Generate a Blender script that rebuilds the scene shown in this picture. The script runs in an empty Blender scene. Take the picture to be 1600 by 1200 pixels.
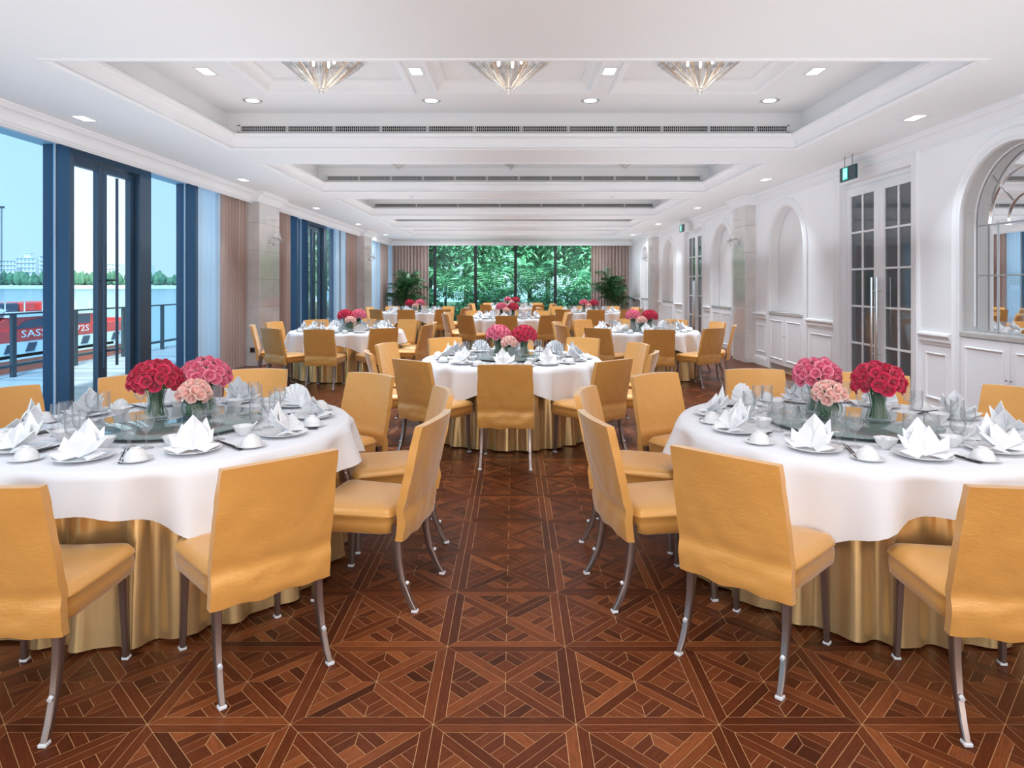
import bpy, bmesh, math, random
from math import sin, cos, pi, radians, sqrt, atan2
from mathutils import Vector, Matrix, noise

random.seed(7)
SC = bpy.context.scene
COL = SC.collection

# ------------------------------------------------------------------ camera
cam_d = bpy.data.cameras.new('camera')
cam = bpy.data.objects.new('camera', cam_d)
COL.objects.link(cam)
cam.location = (0, 0, 1.54)
cam.rotation_euler = (pi/2, 0, 0)
cam_d.sensor_width = 36
cam_d.lens = 36*1036/1600
cam_d.shift_y = -156/1600
cam_d.shift_x = -0.0015
cam_d.clip_end = 5000
SC.camera = cam

# ------------------------------------------------------------------ world
W = bpy.data.worlds.new('sky'); SC.world = W
W.use_nodes = True
nt = W.node_tree; nt.nodes.clear()
o_ = nt.nodes.new('ShaderNodeOutputWorld'); bg = nt.nodes.new('ShaderNodeBackground')
tc = nt.nodes.new('ShaderNodeTexCoord'); sp = nt.nodes.new('ShaderNodeSeparateXYZ')
rp = nt.nodes.new('ShaderNodeValToRGB')
rp.color_ramp.elements[0].position = 0.0; rp.color_ramp.elements[0].color = (0.93, 0.99, 1.0, 1)
rp.color_ramp.elements[1].position = 0.75; rp.color_ramp.elements[1].color = (0.62, 0.85, 1.0, 1)
nt.links.new(tc.outputs['Generated'], sp.inputs[0]); nt.links.new(sp.outputs['Z'], rp.inputs[0])
nt.links.new(rp.outputs[0], bg.inputs[0]); bg.inputs[1].default_value = 1.35
nt.links.new(bg.outputs[0], o_.inputs[0])

sun_d = bpy.data.lights.new('sun', 'SUN'); sun = bpy.data.objects.new('sun', sun_d); COL.objects.link(sun)
sun_d.energy = 6.0; sun_d.angle = radians(3); sun_d.color = (1, .97, .9)
sun.rotation_euler = (radians(38), 0, radians(20))

H = 3.262           # soffit height
HU = 3.74           # coffer ceiling height
COFFERS = [(5.13, 8.40), (9.46, 12.35), (13.35, 16.62), (17.5, 20.0), (20.9, 23.4)]
XL, XR = -4.75, 4.73
XG = -5.23          # river glazing
YF = 26.4           # far wall
YB = -4.1           # back wall

def lamp(name, loc, w, size, color=(.79, .90, 1), shape='DISK', sy=None, spread=None, rot=None):
    d = bpy.data.lights.new(name, 'AREA'); d.energy = w; d.shape = shape; d.size = size; d.color = color
    if sy: d.size_y = sy
    if spread: d.spread = spread
    o = bpy.data.objects.new(name, d); COL.objects.link(o); o.location = loc
    if rot: o.rotation_euler = rot
    return o

DOWN_L = [(-4.46, 6.89 + 4.05*k) for k in range(5)]
DOWN_R = [(4.15, 6.85 + 4.05*k) for k in range(5)]
LW = 1.0            # master factor on the room's lamps and fill lights
for x, y in DOWN_L[:5] + DOWN_R[:5]:
    lamp('downlight_lamp', (x, y, H-.012), (8 if y < 22 else 34)*LW, .16, spread=radians(80 if y < 22 else 160))
for x in (-2.6, 2.4):
    lamp('far_wall_fill', (x, 24.9, H-.012), 60*LW, .3)  # added fill without a fixture, to brighten the far curtains
for (y0, y1) in COFFERS:
    ym = (y0+y1)/2
    for x in (-3.13, -1.0, .95, 3.1):
        lamp('downlight_lamp', (x, y1-.45, HU-.015), 6*LW, .16, spread=radians(75))
        lamp('downlight_lamp', (x, ym+.08, HU-.015), 22*LW, .16, spread=radians(85))
    for x in (-1.97, -.03, 1.92):
        d = bpy.data.lights.new('chandelier_lamp', 'POINT'); d.energy = 3.5*LW; d.shadow_soft_size = .12; d.color = (1, .9, .76)
        o = bpy.data.objects.new('chandelier_lamp', d); COL.objects.link(o); o.location = (x, ym+.05, HU-.02)
# added fill panels standing in for the unseen lights behind the viewpoint
for x in (-2.6, 0, 2.6):
    for y in (2.4, -.6, -2.8):
        lamp('rear_fill_panel', (x, y, H-.02), 20*LW, .9, shape='SQUARE')
lamp('back_fill_light', (0, YB+.12, 1.75), 185*LW, 8.4, (.90, .95, 1), 'RECTANGLE', 2.6, rot=(radians(97), 0, 0))  # added frontal fill; the back wall holds no window

# added unseen fill, turned up at the ceiling along the whole room
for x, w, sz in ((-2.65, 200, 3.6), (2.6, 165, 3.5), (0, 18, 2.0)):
    lamp('upward_fill', (x, 14.2, 1.98), w*LW, sz, (.84, .925, 1), 'RECTANGLE', 23.6, rot=(pi, 0, 0))

VS = SC.view_settings
VS.view_transform = 'Standard'; VS.look = 'None'; VS.gamma = 1; VS.use_curve_mapping = False
VS.exposure = 0.10
SC.cycles.use_denoising = True
SC.cycles.max_bounces = 10; SC.cycles.transparent_max_bounces = 24
SC.cycles.diffuse_bounces = 7; SC.cycles.glossy_bounces = 4; SC.cycles.transmission_bounces = 6
SC.cycles.sample_clamp_indirect = 6
SC.cycles.caustics_reflective = False; SC.cycles.caustics_refractive = False

# ------------------------------------------------------------------ materials
def nodes(m):
    m.use_nodes = True
    return m.node_tree.nodes, m.node_tree.links, m.node_tree.nodes['Principled BSDF']

def mat(name, col, rough=.5, metal=0, spec=.5, sheen=0, coat=0, emis=None, es=0, bump=None, var=None):
    """plain principled material; bump=(scale, strength[, stretch vec]); var=(scale, amount) brightness mottling"""
    m = bpy.data.materials.new(name); N, L, P = nodes(m)
    P.inputs['Base Color'].default_value = (*col, 1)
    P.inputs['Roughness'].default_value = rough; P.inputs['Metallic'].default_value = metal
    P.inputs['Specular IOR Level'].default_value = spec
    if sheen:
        P.inputs['Sheen Weight'].default_value = sheen; P.inputs['Sheen Roughness'].default_value = .35
    if coat:
        P.inputs['Coat Weight'].default_value = coat; P.inputs['Coat Roughness'].default_value = .08
    if emis:
        P.inputs['Emission Color'].default_value = (*emis, 1); P.inputs['Emission Strength'].default_value = es
    t = N.new('ShaderNodeTexCoord')
    if bump:
        mp = N.new('ShaderNodeMapping')
        if len(bump) > 2: mp.inputs['Scale'].default_value = bump[2]
        nz = N.new('ShaderNodeTexNoise'); nz.inputs['Scale'].default_value = bump[0]; nz.inputs['Detail'].default_value = 3
        b = N.new('ShaderNodeBump'); b.inputs['Strength'].default_value = bump[1]; b.inputs['Distance'].default_value = .01
        L.new(t.outputs['Object'], mp.inputs[0]); L.new(mp.outputs[0], nz.inputs['Vector'])
        L.new(nz.outputs['Fac'], b.inputs['Height']); L.new(b.outputs[0], P.inputs['Normal'])
    if var:
        nz = N.new('ShaderNodeTexNoise'); nz.inputs['Scale'].default_value = var[0]; nz.inputs['Detail'].default_value = 5
        mr = N.new('ShaderNodeMapRange'); mr.inputs['To Min'].default_value = 1-var[1]; mr.inputs['To Max'].default_value = 1+var[1]
        mx = N.new('ShaderNodeMix'); mx.data_type = 'RGBA'; mx.blend_type = 'MULTIPLY'; mx.inputs['Factor'].default_value = 1
        mx.inputs['A'].default_value = (*col, 1)
        L.new(t.outputs['Object'], nz.inputs['Vector']); L.new(nz.outputs['Fac'], mr.inputs[0])
        L.new(mr.outputs[0], mx.inputs['B']); L.new(mx.outputs['Result'], P.inputs['Base Color'])
    return m

def glass(name, tint, rough=.0, refl=1.0, base=.04, edge=None, pwr=4.5):
    """thin clear glass: tinted transparency with a fresnel reflection"""
    m = bpy.data.materials.new(name); N, L, P = nodes(m); N.remove(P)
    o = N['Material Output']; tr = N.new('ShaderNodeBsdfTransparent'); gl = N.new('ShaderNodeBsdfGlossy'); mx = N.new('ShaderNodeMixShader')
    fr = N.new('ShaderNodeLayerWeight'); fr.inputs['Blend'].default_value = .5     # facing = 1 - cos, same from both sides
    pw = N.new('ShaderNodeMath'); pw.operation = 'POWER'; pw.inputs[1].default_value = pwr
    mu = N.new('ShaderNodeMath'); mu.operation = 'MULTIPLY_ADD'; mu.inputs[1].default_value = refl*.8; mu.inputs[2].default_value = base; mu.use_clamp = True
    tr.inputs[0].default_value = (*[t**.5 for t in tint], 1)          # light crosses two faces of a pane; gl.inputs['Roughness'].default_value = rough
    L.new(fr.outputs['Facing'], pw.inputs[0]); L.new(pw.outputs[0], mu.inputs[0]); L.new(mu.outputs[0], mx.inputs[0]); L.new(tr.outputs[0], mx.inputs[1]); L.new(gl.outputs[0], mx.inputs[2])
    if edge:                                      # thick rims seen edge-on absorb more
        em = N.new('ShaderNodeMix'); em.data_type = 'RGBA'; p2 = N.new('ShaderNodeMath'); p2.operation = 'POWER'; p2.inputs[1].default_value = 3
        em.inputs['A'].default_value = (*[t**.5 for t in tint], 1); em.inputs['B'].default_value = (*edge, 1)
        L.new(fr.outputs['Facing'], p2.inputs[0]); L.new(p2.outputs[0], em.inputs['Factor']); L.new(em.outputs['Result'], tr.inputs[0])
    L.new(mx.outputs[0], o.inputs['Surface'])
    return m

def translucent(name, col, transp):
    m = bpy.data.materials.new(name); N, L, P = nodes(m); N.remove(P); o = N['Material Output']
    d = N.new('ShaderNodeBsdfDiffuse'); t = N.new('ShaderNodeBsdfTranslucent'); a = N.new('ShaderNodeMixShader')
    tr = N.new('ShaderNodeBsdfTransparent'); b = N.new('ShaderNodeMixShader')
    d.inputs[0].default_value = (*col, 1); t.inputs[0].default_value = (*col, 1)
    a.inputs[0].default_value = .8; b.inputs[0].default_value = transp
    L.new(d.outputs[0], a.inputs[1]); L.new(t.outputs[0], a.inputs[2]); L.new(a.outputs[0], b.inputs[1]); L.new(tr.outputs[0], b.inputs[2])
    L.new(b.outputs[0], o.inputs['Surface'])
    return m

def attr_mat(name, ramp, rough, attr='tone', spec=.5, grain=None, sheen=0, bump=0, trans=0):
    """colour from a per-piece attribute through a ramp, optional wood grain along the piece's own uv"""
    m = bpy.data.materials.new(name); N, L, P = nodes(m)
    P.inputs['Roughness'].default_value = rough; P.inputs['Specular IOR Level'].default_value = spec
    if sheen: P.inputs['Sheen Weight'].default_value = sheen
    a = N.new('ShaderNodeAttribute'); a.attribute_name = attr
    r = N.new('ShaderNodeValToRGB'); e = r.color_ramp.elements
    for k, (p, c) in enumerate(ramp):
        q = e[k] if k < 2 else e.new(p)
        q.position = p; q.color = (*c, 1)
    L.new(a.outputs['Fac'], r.inputs[0]); out = r.outputs[0]
    if grain:
        uv = N.new('ShaderNodeUVMap'); mp = N.new('ShaderNodeMapping'); mp.inputs['Scale'].default_value = (14, 210, 1)
        nz = N.new('ShaderNodeTexNoise'); nz.inputs['Scale'].default_value = 1; nz.inputs['Detail'].default_value = 4; nz.inputs['Roughness'].default_value = .65
        mr = N.new('ShaderNodeMapRange'); mr.inputs['From Min'].default_value = .3; mr.inputs['From Max'].default_value = .72
        mr.inputs['To Min'].default_value = 1-grain; mr.inputs['To Max'].default_value = 1+grain
        mx = N.new('ShaderNodeMix'); mx.data_type = 'RGBA'; mx.blend_type = 'MULTIPLY'; mx.inputs['Factor'].default_value = 1
        L.new(uv.outputs[0], mp.inputs[0]); L.new(mp.outputs[0], nz.inputs['Vector']); L.new(nz.outputs['Fac'], mr.inputs[0])
        L.new(out, mx.inputs['A']); L.new(mr.outputs[0], mx.inputs['B']); out = mx.outputs['Result']
        # pale limed pores
        m2 = N.new('ShaderNodeMapping'); m2.inputs['Scale'].default_value = (40, 500, 1)
        n2 = N.new('ShaderNodeTexNoise'); n2.inputs['Scale'].default_value = 1; n2.inputs['Detail'].default_value = 2
        r2 = N.new('ShaderNodeMapRange'); r2.inputs['From Min'].default_value = .66; r2.inputs['From Max'].default_value = .78; r2.inputs['To Max'].default_value = .35
        x2 = N.new('ShaderNodeMix'); x2.data_type = 'RGBA'; x2.inputs['B'].default_value = (.34, .2, .12, 1)
        L.new(uv.outputs[0], m2.inputs[0]); L.new(m2.outputs[0], n2.inputs['Vector']); L.new(n2.outputs['Fac'], r2.inputs[0])
        L.new(r2.outputs[0], x2.inputs['Factor']); L.new(out, x2.inputs['A']); out = x2.outputs['Result']
        if bump:
            b = N.new('ShaderNodeBump'); b.inputs['Strength'].default_value = bump; b.inputs['Distance'].default_value = .002
            L.new(nz.outputs['Fac'], b.inputs['Height']); L.new(b.outputs[0], P.inputs['Normal'])
    L.new(out, P.inputs['Base Color'])
    if trans:
        P.inputs['Transmission Weight'].default_value = 0
        P.inputs['Subsurface Weight'].default_value = 0
    return m

def fabric_gold(name, col):
    m = bpy.data.materials.new(name); N, L, P = nodes(m)
    t = N.new('ShaderNodeTexCoord')
    P.inputs['Roughness'].default_value = .38; P.inputs['Metallic'].default_value = .15; P.inputs['Coat Weight'].default_value = .35; P.inputs['Coat Roughness'].default_value = .32
    P.inputs['Sheen Weight'].default_value = .6; P.inputs['Sheen Roughness'].default_value = .35; P.inputs['Sheen Tint'].default_value = (1, .95, .88, 1)
    oi = N.new('ShaderNodeObjectInfo')
    mr = N.new('ShaderNodeMapRange'); mr.inputs['To Min'].default_value = .88; mr.inputs['To Max'].default_value = 1.1
    L.new(oi.outputs['Random'], mr.inputs[0])
    mx = N.new('ShaderNodeMix'); mx.data_type = 'RGBA'; mx.blend_type = 'MULTIPLY'; mx.inputs['Factor'].default_value = 1; mx.inputs['A'].default_value = (*col, 1)
    L.new(mr.outputs[0], mx.inputs['B']); L.new(mx.outputs['Result'], P.inputs['Base Color'])
    n1 = N.new('ShaderNodeTexNoise'); n1.inputs['Scale'].default_value = 1; n1.inputs['Detail'].default_value = 5; n1.inputs['Roughness'].default_value = .6
    mp = N.new('ShaderNodeMapping'); mp.inputs['Scale'].default_value = (30, 60, 90)
    L.new(t.outputs['Object'], mp.inputs[0]); L.new(mp.outputs[0], n1.inputs['Vector'])
    n2 = N.new('ShaderNodeTexNoise'); n2.inputs['Scale'].default_value = 5; n2.inputs['Detail'].default_value = 3
    L.new(t.outputs['Object'], n2.inputs['Vector'])
    b1 = N.new('ShaderNodeBump'); b1.inputs['Strength'].default_value = .13; b1.inputs['Distance'].default_value = .012
    b2 = N.new('ShaderNodeBump'); b2.inputs['Strength'].default_value = .22; b2.inputs['Distance'].default_value = .03
    L.new(n1.outputs['Fac'], b1.inputs['Height']); L.new(n2.outputs['Fac'], b2.inputs['Height'])
    L.new(b2.outputs[0], b1.inputs['Normal']); L.new(b1.outputs[0], P.inputs['Normal'])
    return m

M = {}
M['ceil'] = mat('ceiling_paint', (.86, .86, .86), .75, var=(1.2, .02))
M['wall'] = mat('wall_paint', (.92, .92, .935), .55, bump=(30, .02))
M['trim'] = mat('trim_paint', (.88, .88, .89), .6, spec=.25)
M['door'] = mat('door_lacquer', (.87, .87, .89), .32)
M['niche'] = mat('niche_panel', (.87, .86, .86), .5, var=(3, .04))
M['stone'] = mat('polished_stone', (.70, .665, .64), .10, spec=.7, coat=.4, var=(4, .16))
M['counter'] = mat('counter_stone', (.50, .48, .46), .25, var=(9, .12))
M['frame'] = mat('window_frame', (.052, .105, .175), .32, metal=.3)
M['blackframe'] = mat('black_frame', (.012, .014, .018), .4)
M['bright_gap_strip'] = mat('pale_gap_strip', (.8, .85, .9), .5)
M['glassblue'] = glass('tinted_glass', (.40, .65, .88), base=.02, refl=.8)
M['glassclear'] = glass('clear_door_glass', (.80, .93, .98), base=.02, refl=.7)
M['glassgreen'] = glass('garden_glass', (.60, .97, 1.0), base=.02, refl=.6)
M['raildglass'] = glass('rail_glass', (.86, .96, .98), base=.01, refl=.12)
M['pane'] = mat('dark_door_glass', (.095, .11, .125), .03, spec=.8)
M['mirror'] = mat('mirror', (.88, .9, .92), .015, metal=1)
M['chrome'] = mat('chrome', (.8, .8, .8), .12, metal=1)
M['barmetal'] = mat('soft_bar_metal', (.5, .51, .53), .4, metal=.8)
M['bronze'] = mat('bronze_legs', (.33, .255, .225), .28, metal=.85)
M['footcap'] = mat('pale_foot_cap', (.75, .77, .8), .3)
M['gold'] = fabric_gold('gold_satin_cover', (.77, .385, .095))
M['satin'] = mat('gold_satin_skirt', (.80, .56, .26), .24, metal=.7, bump=(14, .12, (1, 1, .2)))
M['cloth'] = mat('white_tablecloth', (.85, .85, .885), .6, sheen=.15, bump=(160, .04))
M['napkin'] = mat('white_napkin', (.81, .82, .84), .6)
M['china'] = mat('white_china', (.80, .80, .80), .12)
M['goblet'] = glass('drinking_glass', (.965, .975, .98), base=.075, refl=1.0, edge=(.62, .66, .69), pwr=3)
M['vaseglass'] = glass('vase_glass', (.93, .98, .97), base=.06, refl=1.0, edge=(.6, .72, .70), pwr=3)
M['lazy'] = mat('lazy_susan_glass', (.25, .32, .30), .02, metal=.45, spec=.8)
M['lazyring'] = mat('lazy_susan_base', (.62, .64, .62), .35)
M['black'] = mat('black_lacquer', (.015, .015, .017), .25)
M['silver'] = mat('silver', (.7, .7, .72), .2, metal=1)
M['grout'] = mat('pale_inlay', (.60, .36, .17), .5)
M['plank'] = attr_mat('oak_plank', [(0, (.062, .0145, .0055)), (.5, (.130, .031, .0105)), (1, (.285, .084, .027))], .34, grain=.42, bump=.25, spec=.12)
M['curtain'] = mat('mauve_brown_curtain', (.44, .325, .285), .8, sheen=.3, bump=(220, .06))
M['sheer'] = translucent('sheer_curtain', (.92, .97, 1.0), .28)
M['dark'] = mat('dark_void', (.01, .01, .011), .8)
M['crystal'] = glass('crystal', (.95, .94, .94), base=.22, refl=1.0, rough=.02, edge=(.35, .36, .40), pwr=2.5)
M['crystal_amber'] = glass('amber_crystal', (.86, .70, .54), base=.2, refl=1.0, rough=.03, edge=(.35, .2, .12), pwr=2.5)
M['bulb'] = mat('lit_bulb', (1, 1, 1), .4, emis=(1, .86, .68), es=9)
M['lit'] = mat('lit_downlight', (1, 1, 1), .4, emis=(1, .98, .95), es=5)
M['plastic'] = mat('white_plastic', (.8, .8, .8), .4)
M['signbody'] = mat('sign_body', (.02, .06, .075), .35)
M['signgreen'] = mat('sign_green', (.02, .5, .35), .4, emis=(.05, .8, .55), es=.9)
M['outlet'] = mat('brown_outlet', (.1, .06, .045), .4)
M['stem'] = mat('green_stem', (.05, .16, .05), .5)
M['water'] = glass('vase_water', (.72, .9, .83), base=.02)
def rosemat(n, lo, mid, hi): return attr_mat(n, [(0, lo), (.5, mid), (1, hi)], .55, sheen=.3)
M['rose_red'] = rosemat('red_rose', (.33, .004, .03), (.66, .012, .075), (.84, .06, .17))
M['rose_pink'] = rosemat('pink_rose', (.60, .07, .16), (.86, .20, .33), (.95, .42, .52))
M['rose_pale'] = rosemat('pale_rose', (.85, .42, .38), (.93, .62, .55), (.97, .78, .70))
M['leaf'] = attr_mat('foliage', [(0, (.03, .17, .08)), (.5, (.16, .42, .20)), (1, (.48, .76, .44))], .45)
M['palm'] = attr_mat('palm_leaf', [(0, (.008, .04, .012)), (.5, (.02, .11, .028)), (1, (.07, .23, .06))], .4)
M['bark'] = mat('bark', (.10, .075, .055), .9, bump=(20, .5))
M['pot'] = mat('planter', (.08, .06, .05), .35)
M['deck'] = attr_mat('deck_board', [(0, (.30, .33, .36)), (1, (.46, .49, .52))], .5)
M['ground'] = mat('garden_soil', (.09, .13, .06), .9, var=(1.5, .4))
M['rail'] = mat('rail_metal', (.06, .09, .11), .4, metal=.3)
M['bank'] = mat('embankment', (.72, .74, .74), .8)
M['farleaf'] = attr_mat('far_foliage', [(0, (.05, .16, .10)), (1, (.14, .30, .17))], .8)
M['bwhite'] = mat('white_render', (.84, .84, .82), .7)
M['bglass'] = mat('building_window', (.42, .48, .54), .3)
M['boatred'] = mat('boat_red', (.80, .06, .05), .35)
M['boatwhite'] = mat('boat_white', (.85, .86, .88), .35)
M['boatdark'] = mat('boat_window', (.03, .05, .09), .1)
M['boatorange'] = mat('boat_antifoul', (.50, .11, .06), .5)
m = mat('river_water', (.20, .36, .46), .16, spec=.5, bump=(1.0, .5, (.25, .5, 1))); M['river'] = m

# ------------------------------------------------------------------ mesh building
class MB:
    def __init__(s): s.v = []; s.f = []; s.t = None; s.uv = None
    def add(s, vs, fs, tone=None):
        n = len(s.v); s.v.extend(vs); s.f.extend([tuple(i+n for i in f) for f in fs])
        if tone is not None:
            if s.t is None: s.t = []
            s.t.extend([tone]*len(fs))
        return s
    def box(s, x0, x1, y0, y1, z0, z1, c=0):
        if c <= 0:
            return s.add([(x, y, z) for x in (x0, x1) for y in (y0, y1) for z in (z0, z1)],
                         [(0, 1, 3, 2), (4, 6, 7, 5), (0, 4, 5, 1), (2, 3, 7, 6), (0, 2, 6, 4), (1, 5, 7, 3)])
        X = (x0, x1); Y = (y0, y1); Z = (z0, z1); vs = []; ix = {}
        for i in (0, 1):
            for j in (0, 1):
                for k in (0, 1):
                    a = X[i]+(c if i == 0 else -c); b = Y[j]+(c if j == 0 else -c); d = Z[k]+(c if k == 0 else -c)
                    for ax, p in enumerate(((X[i], b, d), (a, Y[j], d), (a, b, Z[k]))):
                        ix[i, j, k, ax] = len(vs); vs.append(p)
        fs = []
        for i in (0, 1): fs.append((ix[i, 0, 0, 0], ix[i, 1, 0, 0], ix[i, 1, 1, 0], ix[i, 0, 1, 0]))
        for j in (0, 1): fs.append((ix[0, j, 0, 1], ix[1, j, 0, 1], ix[1, j, 1, 1], ix[0, j, 1, 1]))
        for k in (0, 1): fs.append((ix[0, 0, k, 2], ix[1, 0, k, 2], ix[1, 1, k, 2], ix[0, 1, k, 2]))
        for i in (0, 1):
            for j in (0, 1):
                fs.append((ix[i, j, 0, 0], ix[i, j, 1, 0], ix[i, j, 1, 1], ix[i, j, 0, 1]))
                fs.append((ix[i, 0, j, 0], ix[i, 1, j, 0], ix[i, 1, j, 2], ix[i, 0, j, 2]))
                fs.append((ix[0, i, j, 1], ix[1, i, j, 1], ix[1, i, j, 2], ix[0, i, j, 2]))
                for k in (0, 1): fs.append((ix[i, j, k, 0], ix[i, j, k, 1], ix[i, j, k, 2]))
        return s.add(vs, fs)
    def quad(s, a, b, c, d): return s.add([a, b, c, d], [(0, 1, 2, 3)])
    def lathe(s, prof, n=20, c=(0, 0, 0), close=False):
        vs = []; fs = []; m = len(prof)
        for i in range(n):
            a = 2*pi*i/n
            for r, z in prof: vs.append((c[0]+r*cos(a), c[1]+r*sin(a), c[2]+z))
        for i in range(n):
            j = (i+1) % n
            for k in range(m-1):
                if prof[k][0] < 1e-6 and prof[k+1][0] < 1e-6: continue
                fs.append((i*m+k, j*m+k, j*m+k+1, i*m+k+1))
        return s.add(vs, fs)
    def tube(s, path, r, n=8, cap=True, flat=1.0):
        """r: number or list; flat squashes the section sideways"""
        P = [Vector(p) for p in path]; R = r if isinstance(r, (list, tuple)) else [r]*len(P)
        vs = []; fs = []; up = Vector((0, 0, 1))
        for i, p in enumerate(P):
            t = (P[min(i+1, len(P)-1)]-P[max(i-1, 0)]).normalized()
            u = t.cross(up)
            if u.length < 1e-3: u = t.cross(Vector((0, 1, 0)))
            u.normalize(); w = t.cross(u)
            for k in range(n):
                a = 2*pi*(k+.5)/n
                vs.append(tuple(p+u*R[i]*cos(a)*flat+w*R[i]*sin(a)))
        for i in range(len(P)-1):
            for k in range(n):
                l = (k+1) % n
                fs.append((i*n+k, i*n+l, i*n+n+l, i*n+n+k))
        if cap:
            fs.append(tuple(range(n))); fs.append(tuple((len(P)-1)*n+k for k in range(n)))
        return s.add(vs, fs)
    def grid(s, fn, nu, nv, wrapu=False):
        vs = [tuple(fn(i, j)) for i in range(nu) for j in range(nv)]; fs = []
        for i in range(nu if wrapu else nu-1):
            i2 = (i+1) % nu
            for j in range(nv-1): fs.append((i*nv+j, i2*nv+j, i2*nv+j+1, i*nv+j+1))
        return s.add(vs, fs)
    def prism(s, poly, f0, f1):
        """poly: list of 2d points; f0/f1 map a 2d point to 3d for both ends"""
        n = len(poly); vs = [tuple(f0(p)) for p in poly]+[tuple(f1(p)) for p in poly]
        fs = [tuple(range(n)), tuple(range(2*n-1, n-1, -1))]+[(i, (i+1) % n, n+(i+1) % n, n+i) for i in range(n)]
        return s.add(vs, fs)
    def loop(s, x0, x1, y0, y1, prof, closed=False):
        """profile (d,z): rectangle grown by d at height z, mitred"""
        vs = []; m = len(prof); fs = []
        for d, z in prof:
            vs += [(x0-d, y0-d, z), (x1+d, y0-d, z), (x1+d, y1+d, z), (x0-d, y1+d, z)]
        for k in range(m if closed else m-1):
            k2 = (k+1) % m
            for c in range(4): fs.append((k*4+c, k*4+(c+1) % 4, k2*4+(c+1) % 4, k2*4+c))
        return s.add(vs, fs)
    def merge(s, o, M4=None, tone=None):
        vs = [tuple(M4 @ Vector(p)) for p in o.v] if M4 is not None else list(o.v)
        return s.add(vs, o.f, tone)
    def mesh(s, name, mat_, smooth=None, fix=True):
        me = bpy.data.meshes.new(name); me.from_pydata(s.v, [], s.f)
        if fix and len(s.f) < 60000:
            b = bmesh.new(); b.from_mesh(me)
            bmesh.ops.recalc_face_normals(b, faces=b.faces[:]); b.to_mesh(me); b.free()
        if s.t is not None:
            at = me.attributes.new('tone', 'FLOAT', 'FACE'); at.data.foreach_set('value', s.t)
        if s.uv is not None:
            ul = me.uv_layers.new(name='UVMap'); ul.data.foreach_set('uv', s.uv)
        me.materials.append(mat_)
        if smooth is not None:
            me.polygons.foreach_set('use_smooth', [True]*len(me.polygons))
            if smooth < 180: me.set_sharp_from_angle(angle=radians(smooth))
        me.update()
        return me
    def build(s, name, mat_, parent=None, smooth=None, fix=True, loc=None):
        return place(name, s.mesh(name, mat_, smooth, fix), parent, loc)

def place(name, me, parent=None, loc=None, rz=None):
    o = bpy.data.objects.new(name, me); COL.objects.link(o)
    if parent: o.parent = parent
    if loc is not None: o.location = loc
    if rz is not None: o.rotation_euler = (0, 0, rz)
    return o

def tag(o, label, cat, group=None):
    o['label'] = label; o['category'] = cat
    if group: o['group'] = group
    return o
def empty(name, loc=(0, 0, 0), rz=0):
    o = bpy.data.objects.new(name, None); COL.objects.link(o); o.location = loc; o.rotation_euler = (0, 0, rz); o.empty_display_size = .1
    return o
def thing(name, label, cat, loc=(0, 0, 0), rz=0, group=None): return tag(empty(name, loc, rz), label, cat, group)
def struct(o): o['kind'] = 'structure'; return o
def copy_tree(o, parent=None):
    c = o.copy(); COL.objects.link(c)
    if parent: c.parent = parent
    for ch in list(o.children): copy_tree(ch, c)
    return c
# ================================================================== FLOOR
floor = struct(MB().box(-5.32, 4.80, YB, 26.75, -.12, -.0009).build('floor', M['grout']))
T = .5; PX0 = -.281; PY0 = 2.319
def clip(poly, a, b, c):
    out = []
    for i in range(len(poly)):
        p, q = poly[i], poly[(i+1) % len(poly)]; dp = a*p[0]+b*p[1]-c; dq = a*q[0]+b*q[1]-c
        if dp <= 1e-9: out.append(p)
        if (dp < -1e-9 and dq > 1e-9) or (dp > 1e-9 and dq < -1e-9):
            t = dp/(dp-dq); out.append((p[0]+t*(q[0]-p[0]), p[1]+t*(q[1]-p[1])))
    return out
def inset(poly, g):
    ar = sum(poly[i][0]*poly[(i+1) % len(poly)][1]-poly[(i+1) % len(poly)][0]*poly[i][1] for i in range(len(poly)))
    if ar < 0: poly = poly[::-1]
    r = poly
    for i in range(len(poly)):
        p, q = poly[i], poly[(i+1) % len(poly)]; dx, dy = q[0]-p[0], q[1]-p[1]; l = sqrt(dx*dx+dy*dy)
        if l < 1e-6: continue
        nx, ny = dy/l, -dx/l
        r = clip(r, nx, ny, nx*p[0]+ny*p[1]-g)
        if len(r) < 3: return []
    return r
def panel_pieces():
    """one parquet panel, centred: list of (poly, grain angle)"""
    h = T/2; b = .040; i = h-b; e = .056; R = []
    R0 = []
    R0.append(([(-h, -h), (h, -h), (i, -i), (-i, -i)], 0))                       # border, bottom
    hb = .001
    c = e                                                                        # diagonal plank runs into the corner
    R0.append(([(-i, -i), (-i+c, -i), (0, -c), (0, 0)], pi/4))                   # two planks of one diagonal arm
    R0.append(([(0, 0), (0, -c), (i-c, -i), (i, -i)], -pi/4))
    Lg = (i-c)*sqrt(2); s_ = .066; w = .041
    for sgn in (-1, 1):
        f = lambda u, v: (sgn*(u-v)/sqrt(2), -c-(u+v)/sqrt(2))
        tri = [(0, 0), (Lg, 0), (Lg/2, Lg/2)]
        if sgn < 0: R0.append(([f(0, 0), f(s_, 0), f(s_, s_), f(0, s_)], pi/4))
        for u0, u1 in ((s_, s_+w), (s_+w, s_+2*w), (s_+2*w, Lg)):
            p = clip(clip(tri, -1, 0, -u0), 1, 0, u1)
            if len(p) > 2: R0.append(([f(*q) for q in p], -sgn*pi/4*1 if False else (-pi/4 if sgn < 0 else pi/4)))
    for k in range(4):
        a = k*pi/2; ca, sa = round(cos(a)), round(sin(a))
        for poly, g in R0: R.append(([(x*ca-y*sa, x*sa+y*ca) for x, y in poly], g+a))
    return [(inset(p, .0012), g) for p, g in R]
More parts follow.
